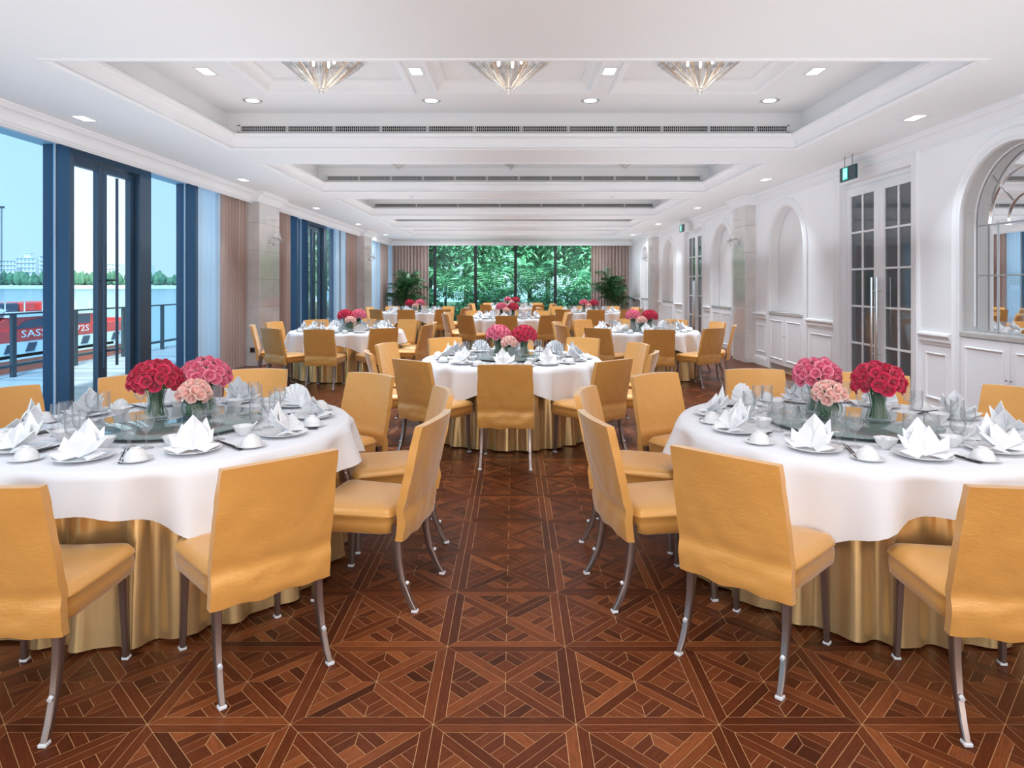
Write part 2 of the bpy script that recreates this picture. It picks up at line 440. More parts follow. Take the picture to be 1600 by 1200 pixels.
PIECES = [p for p in panel_pieces() if p[0]]
def add_piece(mb, poly, g, ox, oy, tone, sides, rng):
    n = len(poly); b = len(mb.v); z = rng.uniform(-.0002, 0)
    mb.v.extend([(x+ox, y+oy, z) for x, y in poly]); mb.f.append(tuple(range(b, b+n))); mb.t.append(tone)
    cg, sg = cos(g), sin(g); u0, v0 = rng.uniform(0, 50), rng.uniform(0, 50)
    uv = [(x*cg+y*sg+u0, -x*sg+y*cg+v0) for x, y in poly]
    for q in uv: mb.uv.extend(q)
    if sides:
        mb.v.extend([(x+ox, y+oy, -.0012) for x, y in poly])
        for i in range(n):
            j = (i+1) % n; mb.f.append((b+i, b+n+i, b+n+j, b+j)); mb.t.append(tone)
            for q in (uv[i], uv[i], uv[j], uv[j]): mb.uv.extend(q)
def newp(): m = MB(); m.t = []; m.uv = []; return m
rng = random.Random(3)
single = {(i, 0) for i in range(-2, 3)} | {(0, 1), (-1, 1)}
rest = newp()
for ix in range(-10, 10):
    for iy in range(-3, 49):
        ox = PX0+T*(ix+.5); oy = PY0+T*(iy+.5); pt = rng.uniform(-.06, .06)
        for poly, g in PIECES:
            tone = min(1, max(0, rng.gauss(.47, .22)+pt))
            if (ix, iy) in single:
                q = newp(); add_piece(q, poly, g, ox, oy, tone, True, rng)
                q.build('plank', M['plank'], floor, fix=False)
            else: add_piece(rest, poly, g, ox, oy, tone, iy < 10, rng)
o = rest.build('planks_field', M['plank'], floor, fix=False); o['kind'] = 'stuff'; o.name = 'parquet_field'

# ================================================================== CEILING
def rect_with_holes(mb, x0, x1, y0, y1, z, holes):
    """holes sorted along y: (hx0,hx1,hy0,hy1)"""
    y = y0
    for hx0, hx1, hy0, hy1 in holes:
        mb.quad((x0, y, z), (x1, y, z), (x1, hy0, z), (x0, hy0, z))
        mb.quad((x0, hy0, z), (hx0, hy0, z), (hx0, hy1, z), (x0, hy1, z))
        mb.quad((hx1, hy0, z), (x1, hy0, z), (x1, hy1, z), (hx1, hy1, z)); y = hy1
    mb.quad((x0, y, z), (x1, y, z), (x1, y1, z), (x0, y1, z))
CX = 3.56
PANELS = [(-2.79, -1.17), (-.86, .86), (1.14, 2.76)]
cb = MB()
rect_with_holes(cb, -4.93, 4.80, YB, 26.8, H, [(-CX, CX, a, b) for a, b in COFFERS])
for a, b in COFFERS:
    o = .12                                      # upper wall stands back behind the lip
    x0, x1, y0, y1 = -CX-o, CX+o, a-o, b+o
    for p, q in (((x0, y0), (x1, y0)), ((x1, y0), (x1, y1)), ((x1, y1), (x0, y1)), ((x0, y1), (x0, y0))):
        cb.quad((*p, H+.10), (*q, H+.10), (*q, HU), (*p, HU))
    ya, yb = a+.62, b-.83                        # three sunk panels in a row
    xs = [x0]+[v for p in PANELS for v in p]+[x1]
    cb.quad((x0, y0, HU), (x1, y0, HU), (x1, ya, HU), (x0, ya, HU)); cb.quad((x0, yb, HU), (x1, yb, HU), (x1, y1, HU), (x0, y1, HU))
    for k in range(0, 8, 2): cb.quad((xs[k], ya, HU), (xs[k+1], ya, HU), (xs[k+1], yb, HU), (xs[k], yb, HU))
    for p0, p1 in PANELS:
        cb.loop(p0, p1, ya, yb, [(0, HU), (0, HU+.13)]); cb.quad((p0, ya, HU+.13), (p1, ya, HU+.13), (p1, yb, HU+.13), (p0, yb, HU+.13))
ceiling = struct(cb.build('ceiling', M['ceil']))
MB().box(-5.6, 5.4, YB-.2, 27.2, 3.95, 4.05).build('roof_slab', M['ceil'], ceiling)
for k, (a, b) in enumerate(COFFERS):
    prof = [(.075, H+.001), (.075, H-.012), (.055, H-.018), (.04, H-.012), (.03, H+.01), (.018, H+.02)]
    prof += [(.018-.075*(1-cos(t*pi/16)), H+.02+.115*sin(t*pi/16)) for t in range(0, 9)]
    prof += [(-.065, H+.14), (-.065, H+.172), (-.05, H+.18), (.03, H+.18), (.03, H+.10), (.13, H+.10)]
    t = struct(MB().loop(-CX, CX, a, b, prof).build('trim_%d' % (k+1), M['trim'], smooth=35))
    fr = MB()
    for p0, p1 in PANELS:
        pr = [(.05, HU+.001), (.05, HU-.02), (.025, HU-.026), (.01, HU-.02), (0, HU-.005)]
        pr += [(-.07*(1-cos(s*pi/12)), HU-.005+.10*sin(s*pi/12)) for s in range(1, 7)]+[(-.085, HU+.10), (-.085, HU+.131)]
        q = MB().loop(p0, p1, a+.62, b-.83, pr)
        q.build('panel_moulding', M['trim'], t, smooth=35)

# air grilles along the far side of each coffer
DEPTHN = ['first', 'second', 'third', 'fourth', 'last']
for k, (a, b) in enumerate(COFFERS):
    g = thing('air_grille', 'long dark slotted air grille in the %s ceiling coffer from the front' % DEPTHN[k], 'vent', (0, b+.09, H+.222), group='ceiling air grilles')
    MB().box(-3.50, 3.50, .005, .028, .008, .080).build('backing', M['dark'], g)
    f = MB(); f.box(-3.53, 3.53, -.006, .02, -.002, .009); f.box(-3.53, 3.53, -.006, .02, .078, .092); f.box(-3.53, -3.5, -.006, .02, 0, .092); f.box(3.5, 3.53, -.006, .02, 0, .092)
    f.build('frame', M['plastic'], g)
    s = MB(); n = 280 if k < 2 else 160
    for i in range(n+1):
        x = -3.5+7*i/n; wd = .0032 if i % 24 else .014
        s.box(x-wd, x+wd, -.002, .006, .008, .080)
    s.box(-3.5, 3.5, -.003, .004, .041, .047)
    q = s.build('grille_bars', mat('grille_grey_%d' % k, (.6, .6, .6), .5), g); q['kind'] = 'stuff'

# ================================================================== RIGHT WALL
A = .72; SPR = 2.18; NZ = 1.045
NICHES = [6.28, 11.50, 15.03, 20.23, 23.78]
DOORS = [8.72, 17.43]; DW = .86
PIER_R = [(12.97, 13.68), (21.65, 22.36)]
PX = 4.53
def arch_pts(yc, a, n=18, zb=0.0):
    p = [(yc-a, zb)]+[(yc-a*cos(pi*i/n), SPR+a*sin(pi*i/n)) for i in range(n+1)]+[(yc+a, zb)]
    return p
wb = MB(); cuts = sorted([(c-A, c+A, 'n', c) for c in NICHES]+[(c-DW, c+DW, 'd', c) for c in DOORS])
y = YB
for a, b, kd, c in cuts:
    wb.quad((XR, y, 0), (XR, a, 0), (XR, a, H), (XR, y, H)); y = b
    if kd == 'n':
        P = arch_pts(c, A)[1:-1]
        for p, q in zip(P, P[1:]): wb.quad((XR, p[0], p[1]), (XR, q[0], q[1]), (XR, q[0], H), (XR, p[0], H))
    else: wb.quad((XR, a, 2.96), (XR, b, 2.96), (XR, b, H), (XR, a, H))
wb.quad((XR, y, 0), (XR, 26.8, 0), (XR, 26.8, H), (XR, y, H))
wallr = struct(wb.build('wall_right', M['wall'], smooth=None))
MB().box(5.25, 5.35, YB, 26.9, 0, 4).build('outer_leaf', M['wall'], wallr)
ND = .16
for i, c in enumerate(NICHES):
    jm = MB(); P = arch_pts(c, A, 24)
    for p, q in zip(P, P[1:]): jm.quad((XR, p[0], p[1]), (XR+ND, p[0], p[1]), (XR+ND, q[0], q[1]), (XR, q[0], q[1]))
    jm.build('niche_jamb', M['niche'], wallr, smooth=30)
    bk = MB().prism(P, lambda p: (XR+ND, p[0], p[1]), lambda p: (XR+ND+.02, p[0], p[1])); bk.build('niche_back', M['niche'], wallr)
    if i != 0:                                    # joint grooves of the panelled niche back
        for z in (1.62, 2.18):
            hw = A if z < SPR else A*.98
            MB().box(XR+ND-.004, XR+ND, c-hw, c+hw, z-.004, z+.004).build('niche_bead', M['trim'], wallr)
    # moulded architrave round the arch
    def sweep(prof, nm, m_, zb=0.0, n=26):
        s = MB(); path = [('l', zb), ('l', SPR)]+[('a', pi*k/n) for k in range(1, n)]+[('r', SPR), ('r', zb)]
        vs = []
        for kd, t in path:
            for o, x in prof:
                if kd == 'l': vs.append((x, c-A-o, t))
                elif kd == 'r': vs.append((x, c+A+o, t))
                else: vs.append((x, c-(A+o)*cos(t), SPR+(A+o)*sin(t)))
        m = len(prof); fs = []
        for a in range(len(path)-1):
            for k in range(m-1): fs.append((a*m+k, a*m+k+1, a*m+m+k+1, a*m+m+k))
        s.add(vs, fs); return s.build(nm, m_, wallr, smooth=40)
    sweep([(.13, XR), (.13, XR-.022), (.118, XR-.03), (.10, XR-.022), (.085, XR-.016), (.045, XR-.016), (.035, XR-.026), (.015, XR-.034), (0, XR-.03), (-.006, XR-.02), (-.006, XR+.02)], 'arch_architrave', M['trim'])
    sweep([(0, XR+ND-.026), (-.008, XR+ND-.023), (-.012, XR+ND-.014), (-.008, XR+ND-.005), (0, XR+ND-.002)], 'arch_bead', M['trim'], NZ+.05)
# arched mirror with slim metal bars in the nearest niche
c = NICHES[0]; xm = XR+ND-.006
mir = thing('arched_mirror', 'arched mirror with slim metal bars in the nearest wall niche', 'mirror', (0, 0, 0))
P = arch_pts(c, A-.012, 28, NZ+.005)
MB().prism(P, lambda p: (xm, p[0], p[1]), lambda p: (xm+.005, p[0], p[1])).build('mirror_glass', M['mirror'], mir)
for yy in (-.40, 0, .40): MB().box(xm-.012, xm-.001, c+yy-.004, c+yy+.004, NZ+.005, SPR-.01, .002).build('glazing_bar', M['barmetal'], mir)
for zz in (1.63, SPR-.03): MB().box(xm-.014, xm-.001, c-A+.02, c+A-.02, zz-.007, zz+.007, .002).build('glazing_bar', M['barmetal'], mir)
for r in (.26, .52):
    MB().tube([(xm-.008, c-r*cos(pi*k/20), SPR-.02+r*sin(pi*k/20)) for k in range(21)], .009, 6).build('arc_bar', M['chrome'], mir, smooth=60)
for an in (45, 90, 135):
    MB().tube([(xm-.008, c-.26*cos(radians(an)), SPR-.02+.26*sin(radians(an))), (xm-.008, c-.69*cos(radians(an)), SPR-.02+.69*sin(radians(an)))], .008, 6).build('fan_bar', M['chrome'], mir)

# crown, chair rail, skirting and wainscot on the right wall
CROWN = [(0, H-.185), (.012, H-.185), (.016, H-.17), (.03, H-.16)]+[(.03+.075*(1-cos(t*pi/12)), H-.155+.10*sin(t*pi/12)) for t in range(0, 7)]+[(.115, H-.045), (.125, H-.03), (.14, H-.02), (.14, H)]
def run(prof, x, sg, y0, y1):
    m = MB()
    for (d, z), (d2, z2) in zip(prof, prof[1:]): m.quad((x+sg*d, y0, z), (x+sg*d, y1, z), (x+sg*d2, y1, z2), (x+sg*d2, y0, z2))
    for y in (y0, y1):
        cap = list(prof)+([(0, prof[-1][1])] if prof[-1][0] > .05 else [])
        m.add([(x+sg*d, y, z) for d, z in cap], [tuple(range(len(cap)))])
    return m
tr = 6
def trimobj(mb, smooth=35):
    global tr
    o = struct(mb.build('trim_%d' % tr, M['trim'], smooth=smooth)); tr += 1; return o
ys = [YB]+[v for p in PIER_R for v in p]+[YF]
for k in range(0, len(ys), 2): trimobj(run(CROWN, XR, -1, ys[k], ys[k+1]))
def pier_crown(x, sg, a, b):
    m = run(CROWN, x, sg, a-.14, b+.14)
    for p, q in ((a-.139, a), (b, b+.139)): m.box(*sorted((x-sg*.2, x)), p, q, H-.184, H)
    trimobj(m)
for a, b in PIER_R: pier_crown(PX, -1, a, b)
free = []; y = YB
for a, b, kd, c in cuts:
    mrg = .14 if kd == 'n' else .17
    free.append((y, a-mrg)); y = b+mrg
free.append((y, YF))
def split(seg):                                   # keep clear of the piers
    out = [seg]
    for a, b in PIER_R:
        nx = []
        for p, q in out:
            if b <= p or a >= q: nx.append((p, q))
            else:
                if a-p > .03: nx.append((p, a))
                if q-b > .03: nx.append((b, q))
        out = nx
    return out
RAIL = [(0, .86), (.012, .86), (.018, .88), (.03, .90), (.03, .935), (.045, .95), (.055, .97), (.05, .99), (.03, 1.0), (0, 1.0)]
SKIRT = [(0, .17), (.012, .165), (.02, .14), (.024, .12), (.024, 0.0)]
nb = 0
for sg in free:
    for p, q in split(sg):
        if q < 1 and p < 1: continue
        trimobj(run(RAIL, XR, -1, p, q))
        bs = run(SKIRT, XR, -1, p, q).build('baseboard_right' if nb == 0 else 'baseboard_right_%d' % nb, M['trim'], smooth=30); struct(bs); nb += 1
        if q-p > .2:
            mg = min(.09, (q-p)*.22); f = MB(); pr = [(0, 0), (0, .012), (-.008, .018), (-.02, .012), (-.026, 0)]
            y0, y1, z0, z1 = p+mg, q-mg, .25, .77
            vs = []; fs = []
            for d, x in pr: vs += [(XR-x, y0-d, z0-d), (XR-x, y1+d, z0-d), (XR-x, y1+d, z1+d), (XR-x, y0-d, z1+d)]
            for kk in range(len(pr)-1):
                for cc in range(4): fs.append((kk*4+cc, kk*4+(cc+1) % 4, kk*4+4+(cc+1) % 4, kk*4+4+cc))
            f.add(vs, fs); f.build('panel_moulding', M['trim'], wallr, smooth=30)

# stone piers
def pier(x0, x1, y0, y1, lab):
    p = struct(MB().box(x0+.012, x1-.012, y0+.012, y1-.012, 0, H).build('pillar', M['stone']))
    zs = [0, .06, .57, 1.10, 1.63, 2.16, 2.69, 3.22, H]
    for a, b in zip(zs, zs[1:]): MB().box(x0, x1, y0, y1, a+.003, b-.003, .004).build('stone_slab', M['stone'], p)
    return p
for a, b in PIER_R: pier(PX, XR+.05, a, b, '')
PIER_L = [(12.40, 13.45), (21.15, 22.22), (3.65, 4.70)]
for a, b in PIER_L: pier(-5.35, XL, a, b, '')
ol = thing('wall_outlet', 'small dark brown wall outlet low on the nearer left stone pillar', 'outlet', (-4.88, 12.398, .31))
MB().box(-.045, .045, -.012, 0, -.045, .045, .004).build('cover_plate', M['outlet'], ol); MB().box(-.03, .03, -.016, -.011, -.03, .03, .003).build('socket_face', M['black'], ol)

# cabinets in the niches
CABN = ['in the nearest arched niche under the mirror', 'in the arched niche just beyond the nearer doors', 'in the arched niche just beyond the nearer right pillar', 'in the arched niche just beyond the farther doors', 'in the last arched niche before the far wall']
for i, c in enumerate(NICHES):
    cab = thing('niche_cabinet', 'white panelled two-door cabinet '+CABN[i], 'cabinet', (XR, c, 0), group='cabinets in the wall niches')
    w = A-.012
    MB().box(-.005, ND-.01, -w, w, .10, NZ-.055, .002).build('body', M['door'], cab)
    MB().box(.03, ND-.01, -w+.01, w-.01, 0.001, .10).build('plinth', M['counter'], cab)
    MB().box(-.035, ND-.008, -w, w, NZ-.055, NZ, .006).build('counter_slab', M['counter'], cab)
    for s in (-1, 1):
        y0, y1 = (-w+.006, -.003) if s < 0 else (.003, w-.006)
        d = MB(); d.box(-.024, -.006, y0, y1, .115, NZ-.062, .003); dr = d.build('cabinet_door', M['door'], cab)
        f = MB(); pr = [(0, .024), (0, .034), (-.01, .038), (-.022, .03), (-.026, .024)]; vs = []; fs = []
        a, b, z0, z1 = y0+.075, y1-.075, .20, NZ-.15
        for e, x in pr: vs += [(-x, a-e, z0-e), (-x, b+e, z0-e), (-x, b+e, z1+e), (-x, a-e, z1+e)]
        for kk in range(len(pr)-1):
            for cc in range(4): fs.append((kk*4+cc, kk*4+(cc+1) % 4, kk*4+4+(cc+1) % 4, kk*4+4+cc))
        f.add(vs, fs); f.build('door_moulding', M['trim'], dr, smooth=30)
        MB().tube([(-.024, s*.03, .62), (-.034, s*.03, .62), (-.044, s*.03, .62)], [.004, .005, .010], 10).build('knob', M['chrome'], dr, smooth=50)

# double doors
def moulding_rect_x(x, sgx, y0, y1, z0, z1, pr):
    f = MB(); vs = []; fs = []
    for e, d in pr: vs += [(x+sgx*d, y0-e, z0), (x+sgx*d, y0-e, z1+e), (x+sgx*d, y1+e, z1+e), (x+sgx*d, y1+e, z0)]
    for kk in range(len(pr)-1):
        for cc in range(3): fs.append((kk*4+cc, kk*4+cc+1, kk*4+4+cc+1, kk*4+4+cc))
    return f.add(vs, fs)
for i, c in enumerate(DOORS):
    dr = struct(empty('door_%d' % (i+1), (XR, c, 0)))
    moulding_rect_x(0, -1, -DW, DW, 0, 2.96, [(.15, 0), (.15, .03), (.135, .042), (.11, .034), (.10, .026), (.05, .026), (.04, .02), (0, .02), (0, -.12)]).build('door_architrave', M['trim'], dr, smooth=35)
    MB().box(.10, .13, -DW, DW, 2.90, 2.96).build('door_head', M['trim'], dr)
    MB().box(.17, .19, -DW, DW, 0, 2.96).build('dark_backing', M['dark'], dr)
    for s in (-1, 1):
        y0, y1 = (-DW+.004, -.002) if s < 0 else (.002, DW-.004)
        x0, x1 = .075, .12; st = .125; zb, zt, bot, top = .006, 2.90, .20, 2.78
        lf = MB(); lf.box(x0, x1, y0, y0+st, zb, zt, .003); lf.box(x0, x1, y1-st, y1, zb, zt, .003)
        lf.box(x0, x1, y0+st, y1-st, zb, bot, .002); lf.box(x0, x1, y0+st, y1-st, top, zt, .002)
        a, b = y0+st, y1-st; mid = (a+b)/2
        lf.box(x0+.004, x1-.004, mid-.014, mid+.014, bot, top, .003)
        rows = 5; ph = (top-bot)/rows
        for r in range(1, rows): lf.box(x0+.005, x1-.005, a, b, bot+r*ph-.014, bot+r*ph+.014, .003)
        L_ = lf.build('door_leaf', M['door'], dr)
        for r in range(rows):
            for (p, q) in ((a, mid), (mid, b)):
                MB().box(x0+.022, x0+.028, p, q, bot+r*ph, bot+(r+1)*ph).build('pane', M['pane'], L_)
        hy = s*.062
        h = MB(); h.tube([(.01, hy, .42), (.01, hy, 1.63)], .016, 12)
        for z in (.62, 1.45): h.tube([(.01, hy, z), (.078, hy, z)], .009, 8)
        h.build('pull_handle', M['chrome'], L_, smooth=50)

# back wall, far wall
struct(MB().box(-5.4, 5.3, YB-.15, YB, 0, 4).build('wall_back', M['wall']))
wf = MB(); XW0, XW1 = -3.42, 3.15
wf.box(-5.4, XW0, YF+.25, YF+.4, 0, 4); wf.box(XW1, 5.3, YF+.25, YF+.4, 0, 4); wf.box(XW0, XW1, YF+.25, YF+.4, 3.32, 4)
wallf = struct(wf.build('wall_far', M['wall']))
# crown bulkhead above the far curtains
def runx(prof, yv, x0, x1):
    m = MB()
    for (d, z), (d2, z2) in zip(prof, prof[1:]): m.quad((x0, yv-d, z), (x1, yv-d, z), (x1, yv-d2, z2), (x0, yv-d2, z2))
    return m
trimobj(runx(CROWN, YF, XL-.2, XR))
MB().box(-4.95, XR, YF, YF+.04, H-.19, H).build('curtain_pelmet', M['trim'], wallf)
# ================================================================== RIVER SIDE (left)
wl = MB()
wl.box(-5.45, -4.905, YB, YF+.4, 3.14, 3.95)
wl.box(-4.93, -4.90, YB, YF, 3.10, 3.2)
walll = struct(wl.build('wall_left', M['wall']))
MB().box(-5.32, -5.14, YB, 26.7, -.05, .012).build('sill_track', M['frame'], walll)
ysl = [YB]+[v for p in sorted(PIER_L) for v in p]+[YF]
CROWNL = [(-.02, H-.205)]+CROWN
for k in range(0, len(ysl), 2): trimobj(run(CROWNL, -4.885, 1, ysl[k]-.05, ysl[k+1]+.05))
for a, b in PIER_L: pier_crown(XL, 1, a, b)

def mullion(w, y0, y1, x0=-5.37, x1=-5.06):
    o = MB().box(x0, x1, y0, y1, 0, 3.14, .004).build('mullion', M['frame'], w); return o
def bay(n, off, y0, y1, full=True):
    w = struct(empty('window_%d' % n, (0, 0, 0)))
    A0, A1 = 7.56+off, 7.64+off; C0, C1 = 9.02+off, 9.30+off; B0, B1 = 10.55+off, 10.64+off
    if not full:
        edges = [y0]+[y0+(y1-y0)*k/n2 for n2 in [max(1, round((y1-y0)/2.0))] for k in range(1, n2)]+[y1]
        for e in edges[1:-1]: mullion(w, e-.04, e+.04)
        for a, b in zip(edges, edges[1:]): MB().box(XG-.006, XG+.006, a, b, 0, 3.16).build('pane', M['glassblue'], w)
        return w
    mullion(w, A0, A1); mullion(w, B0, B1)
    MB().box(-5.26, -5.08, C0, C1, 0, 3.14, .004).build('door_jamb', M['frame'], w)
    MB().box(-5.27, -5.08, A1, C0, 3.03, 3.14, .004).build('door_header', M['frame'], w)
    for e in (A0-.012, B0-.012): MB().box(XG-.012, XG+.012, e, e+.012, 0, 3.14).build('bright_gap_strip', M['bright_gap_strip'], w)  # pale strip put in for the bright gap at the glass
    for a, b in ((y0, A0), (C1, B0), (B1, y1)): MB().box(XG-.006, XG+.006, a, b, 0, 3.16).build('pane', M['glassblue'], w)
    mid = (A1+C0)/2
    for a, b, s in ((A1+.01, mid-.003, 1), (mid+.003, C0-.01, -1)):
        f = MB(); st = .085
        f.box(-5.23, -5.16, a, a+st, .02, 3.02, .003); f.box(-5.23, -5.16, b-st, b, .02, 3.02, .003)
        f.box(-5.225, -5.165, a+st, b-st, .02, .12, .002); f.box(-5.225, -5.165, a+st, b-st, 2.94, 3.02, .002)
        L_ = f.build('door_leaf', M['frame'], w)
        MB().box(-5.20, -5.19, a+st, b-st, .12, 2.94).build('pane', M['glassclear'], L_)
        hy = b-.05 if s > 0 else a+.05
        hy2 = hy+(-.0 if s > 0 else .16)
        h = MB(); h.tube([(-5.11, hy2, .5), (-5.11, hy2, 2.9)], .018, 8); h.tube([(-5.16, hy, 1.59), (-5.11, hy, 1.59), (-5.11, hy2, 1.59)], .013, 8); h.tube([(-5.16, hy, .7), (-5.11, hy, .7), (-5.11, hy2, .7)], .013, 8)
        h.build('pull_handle', M['frame'], L_, smooth=50)
    return w
bay(1, 0, 4.70, 12.40); bay(2, 8.75, 13.45, 21.15)
bay(3, 0, 22.22, 26.6, False); bay(5, 0, YB, 3.65, False)
w2 = [o for o in COL.objects if o.name == 'window_2'][0]
mullion(w2, 15.5, 15.58)

def curtain(name, lab, path, z0, z1, m_, pitch, amp, seed, cat='curtain', group=None):
    """path: two plan points; hanging folds with a little drift from top to hem"""
    (xa, ya), (xb, yb) = path; L = sqrt((xb-xa)**2+(yb-ya)**2); n = max(24, int(L/pitch*10)); dx, dy = (xb-xa)/L, (yb-ya)/L
    rg = random.Random(seed); ph = rg.uniform(0, 6)
    cen = ((xa+xb)/2, (ya+yb)/2)
    def fn(i, j):
        s = i/n; t = j/8; d = s*L
        f = sin(2*pi*d/pitch+ph+.6*sin(d*3+seed))
        off = amp*(f+.35*sin(4.3*pi*d/pitch+1))*(1-.25*t*sin(d*5))
        return (xa+dx*d-dy*off-cen[0], ya+dy*d+dx*off-cen[1], z0+(z1-z0)*t)
    mb = MB().grid(fn, n+1, 9)
    t = thing(name, lab, cat, (*cen, 0), 0, group)
    mb.build('drape', m_, t, smooth=180, fix=False)
    h = MB().box(min(xa, xb)-.02-cen[0], max(xa, xb)+.02-cen[0], min(ya, yb)-.02-cen[1], max(ya, yb)+.02-cen[1], z1-.02, z1+.025)
    h.build('heading_tape', m_, t)
    return t
CZ = 3.10
curtain('curtain', 'brown pleated curtain beside the nearer left stone pillar, towards the front', ((-5.02, 11.36), (-5.02, 12.36)), .02, CZ, M['curtain'], .125, .042, 1)
curtain('curtain', 'brown pleated curtain just behind the nearer left stone pillar', ((-5.02, 13.5), (-5.02, 14.85)), .02, CZ, M['curtain'], .125, .042, 2)
curtain('curtain', 'brown pleated curtain in front of the farther left stone pillar', ((-5.02, 19.95), (-5.02, 21.1)), .02, CZ, M['curtain'], .125, .042, 3)
curtain('curtain', 'brown pleated curtain on the river side in the far left corner', ((-5.0, 24.95), (-5.0, 26.2)), .02, CZ, M['curtain'], .125, .042, 4)
curtain('curtain', 'brown pleated curtain left of the far garden window', ((-4.86, YF+.12), (XW0+.03, YF+.12)), .02, CZ+.03, M['curtain'], .13, .045, 5)
curtain('curtain', 'brown pleated curtain right of the far garden window', ((XW1-.05, YF+.12), (4.62, YF+.12)), .02, CZ+.03, M['curtain'], .13, .045, 6)
curtain('sheer_curtain', 'pale sheer curtain between the river window and the nearest brown curtain', ((-5.08, 10.62), (-5.08, 11.42)), .02, CZ, M['sheer'], .16, .05, 7)
curtain('sheer_curtain', 'pale sheer curtain in the second river window bay', ((-5.08, 18.95), (-5.08, 20.0)), .02, CZ, M['sheer'], .16, .05, 8)
curtain('sheer_curtain', 'pale sheer curtain in the last river window bay beyond the farther pillar', ((-5.06, 22.9), (-5.06, 24.95)), .02, CZ, M['sheer'], .16, .05, 9)

# far garden window
w = struct(empty('window_4', (0, 0, 0)))
mx = [-3.16, -1.53, .08, 1.68]
ed = [XW0-.1]+mx+[XW1+.1]
for x in mx: MB().box(x-.055, x+.055, YF+.22, YF+.36, 0, 3.4, .004).build('mullion', M['blackframe'], w)
for a, b in zip(ed, ed[1:]): MB().box(a, b, YF+.29, YF+.302, 0, 3.4).build('pane', M['glassgreen'], w)
MB().box(XW0-.1, XW1+.1, YF+.24, YF+.34, 0, .06).build('sill', M['blackframe'], w)

# ================================================================== OUTSIDE: deck, railing, river
rng = random.Random(12)
deck = struct(MB().box(-8.62, -5.38, YB, 29, -.25, -.035).build('deck', M['rail']))
y = 2.0; k = 0
while y < 27:
    q = MB(); q.t = []
    x = -8.6
    if True:
        q.box(-8.6, -5.4, y+.003, y+.197, -.035, -.002+rng.uniform(-.002, .002), .003); q.t = [rng.random()]*len(q.f)
        q.build('deck_board', M['deck'], deck, fix=False)
    y += .2
rl = thing('terrace_railing', 'dark metal and glass railing along the riverside terrace', 'railing', (-8.3, 0, 0))
posts = [11.0-3.11+1.555*k for k in range(0, 13)]
MB().box(-.022, .022, posts[0]-.6, posts[-1], 1.03, 1.06, .004).build('top_rail', M['rail'], rl)
MB().box(-.03, .03, posts[0]-.6, posts[-1], .165, .215, .004).build('bottom_rail', M['rail'], rl)
pm = MB().box(-.025, .025, -.05, .05, -.002, 1.03, .004).mesh('rail_post', M['rail'])
for p in posts: place('post', pm, rl, (0, p, 0))
for a, b in zip(posts, posts[1:]): MB().box(-.005, .005, a+.06, b-.06, .215, 1.03).build('glass_panel', M['raildglass'], rl)
cable = MB()
for k in range(1, 1): pass
river = MB().quad((-3000, -400, -5.2), (-8.7, -400, -5.2), (-8.7, 2500, -5.2), (-3000, 2500, -5.2)).add([(-8.7, 60, -5.2), (1500, 60, -5.2), (1500, 2500, -5.2), (-8.7, 2500, -5.2)], [(0, 1, 2, 3)])
struct(river.build('river', M['river']))
MB().box(-8.62, -8.5, YB, 60, -5.4, -.03)
struct(MB().box(-8.75, -8.6, YB, 60, -5.6, -.04).build('quay_wall', M['bank']))

# far bank
fb = struct(MB().box(-1500, 300, 1000, 1060, -6, -.5).build('far_embankment', M['bank']))
lf = MB(); lf.t = []
for i in range(520):
    x = -900+i*1.6+rng.uniform(-2, 2); r = rng.uniform(3, 7); yy = 1008+rng.uniform(0, 30); h = rng.uniform(3, 12)
    ico = []
    n = 7; q = MB()
    q.lathe([(0, -1), (.75, -.7), (1, -.1), (.8, .5), (.35, .9), (0, 1)], n)
    vs = [(x+v[0]*r*rng.uniform(.75, 1.15), yy+v[1]*r, h+v[2]*h*.95*rng.uniform(.8, 1.15)) for v in q.v]
    lf.add(vs, q.f, rng.random())
o = lf.build('riverside_trees', M['farleaf'], fix=False); o['kind'] = 'stuff'; tag(o, 'low line of green trees along the far river bank', 'trees')
def block(name, lab, x, y, wd, hg, floors, cols, extra=0):
    t = thing(name, lab, 'building', (x, y, 0))
    MB().box(-wd/2, wd/2, 0, 22, -1, hg).build('wall_block', M['bwhite'], t)
    if extra:
        MB().box(-wd*.12, wd*.2, 2, 12, hg, hg+extra).build('roof_house', M['bwhite'], t)
        MB().box(-wd*.2, wd*.28, 1, 13, hg+extra, hg+extra+1).build('roof_slab', M['bwhite'], t)
    me = MB().box(-1, 1, -.25, .2, -1, 1).mesh('window', M['bglass']); fh = hg/floors
    for f in range(floors):
        for c in range(cols):
            o = place('window', me, t, (-wd/2+wd*(c+.5)/cols, 0, fh*(f+.5))); o.scale = (wd/cols*.3, 1, fh*.28)
        MB().box(-wd/2-.4, wd/2+.4, -1.2, 0, fh*(f+1)-.5, fh*(f+1)).build('balcony_slab', M['bwhite'], t)
    return t
block('apartment_block', 'low white block at the left edge across the river', -823, 1075, 34, 40, 6, 6)
block('apartment_block', 'white block with stacked balconies and roof house across the river', -788, 1070, 31, 44, 6, 5, 8)
block('apartment_block', 'taller white block left of the first window post across the river', -758, 1075, 22, 48, 7, 3, 6)
block('apartment_block', 'low pale block seen through the terrace doors across the river', -688, 1130, 34, 36, 5, 7)
block('tower_block', 'pale tall tower seen through the terrace doors across the river', -643, 1110, 15, 78, 14, 2)
block('apartment_block', 'wide pale block at the foot of the tall tower across the river', -612, 1085, 26, 33, 5, 5)
t = thing('lattice_mast', 'thin dark lattice mast at the left edge across the river', 'mast', (-772, 1000, 0))
m_ = MB()
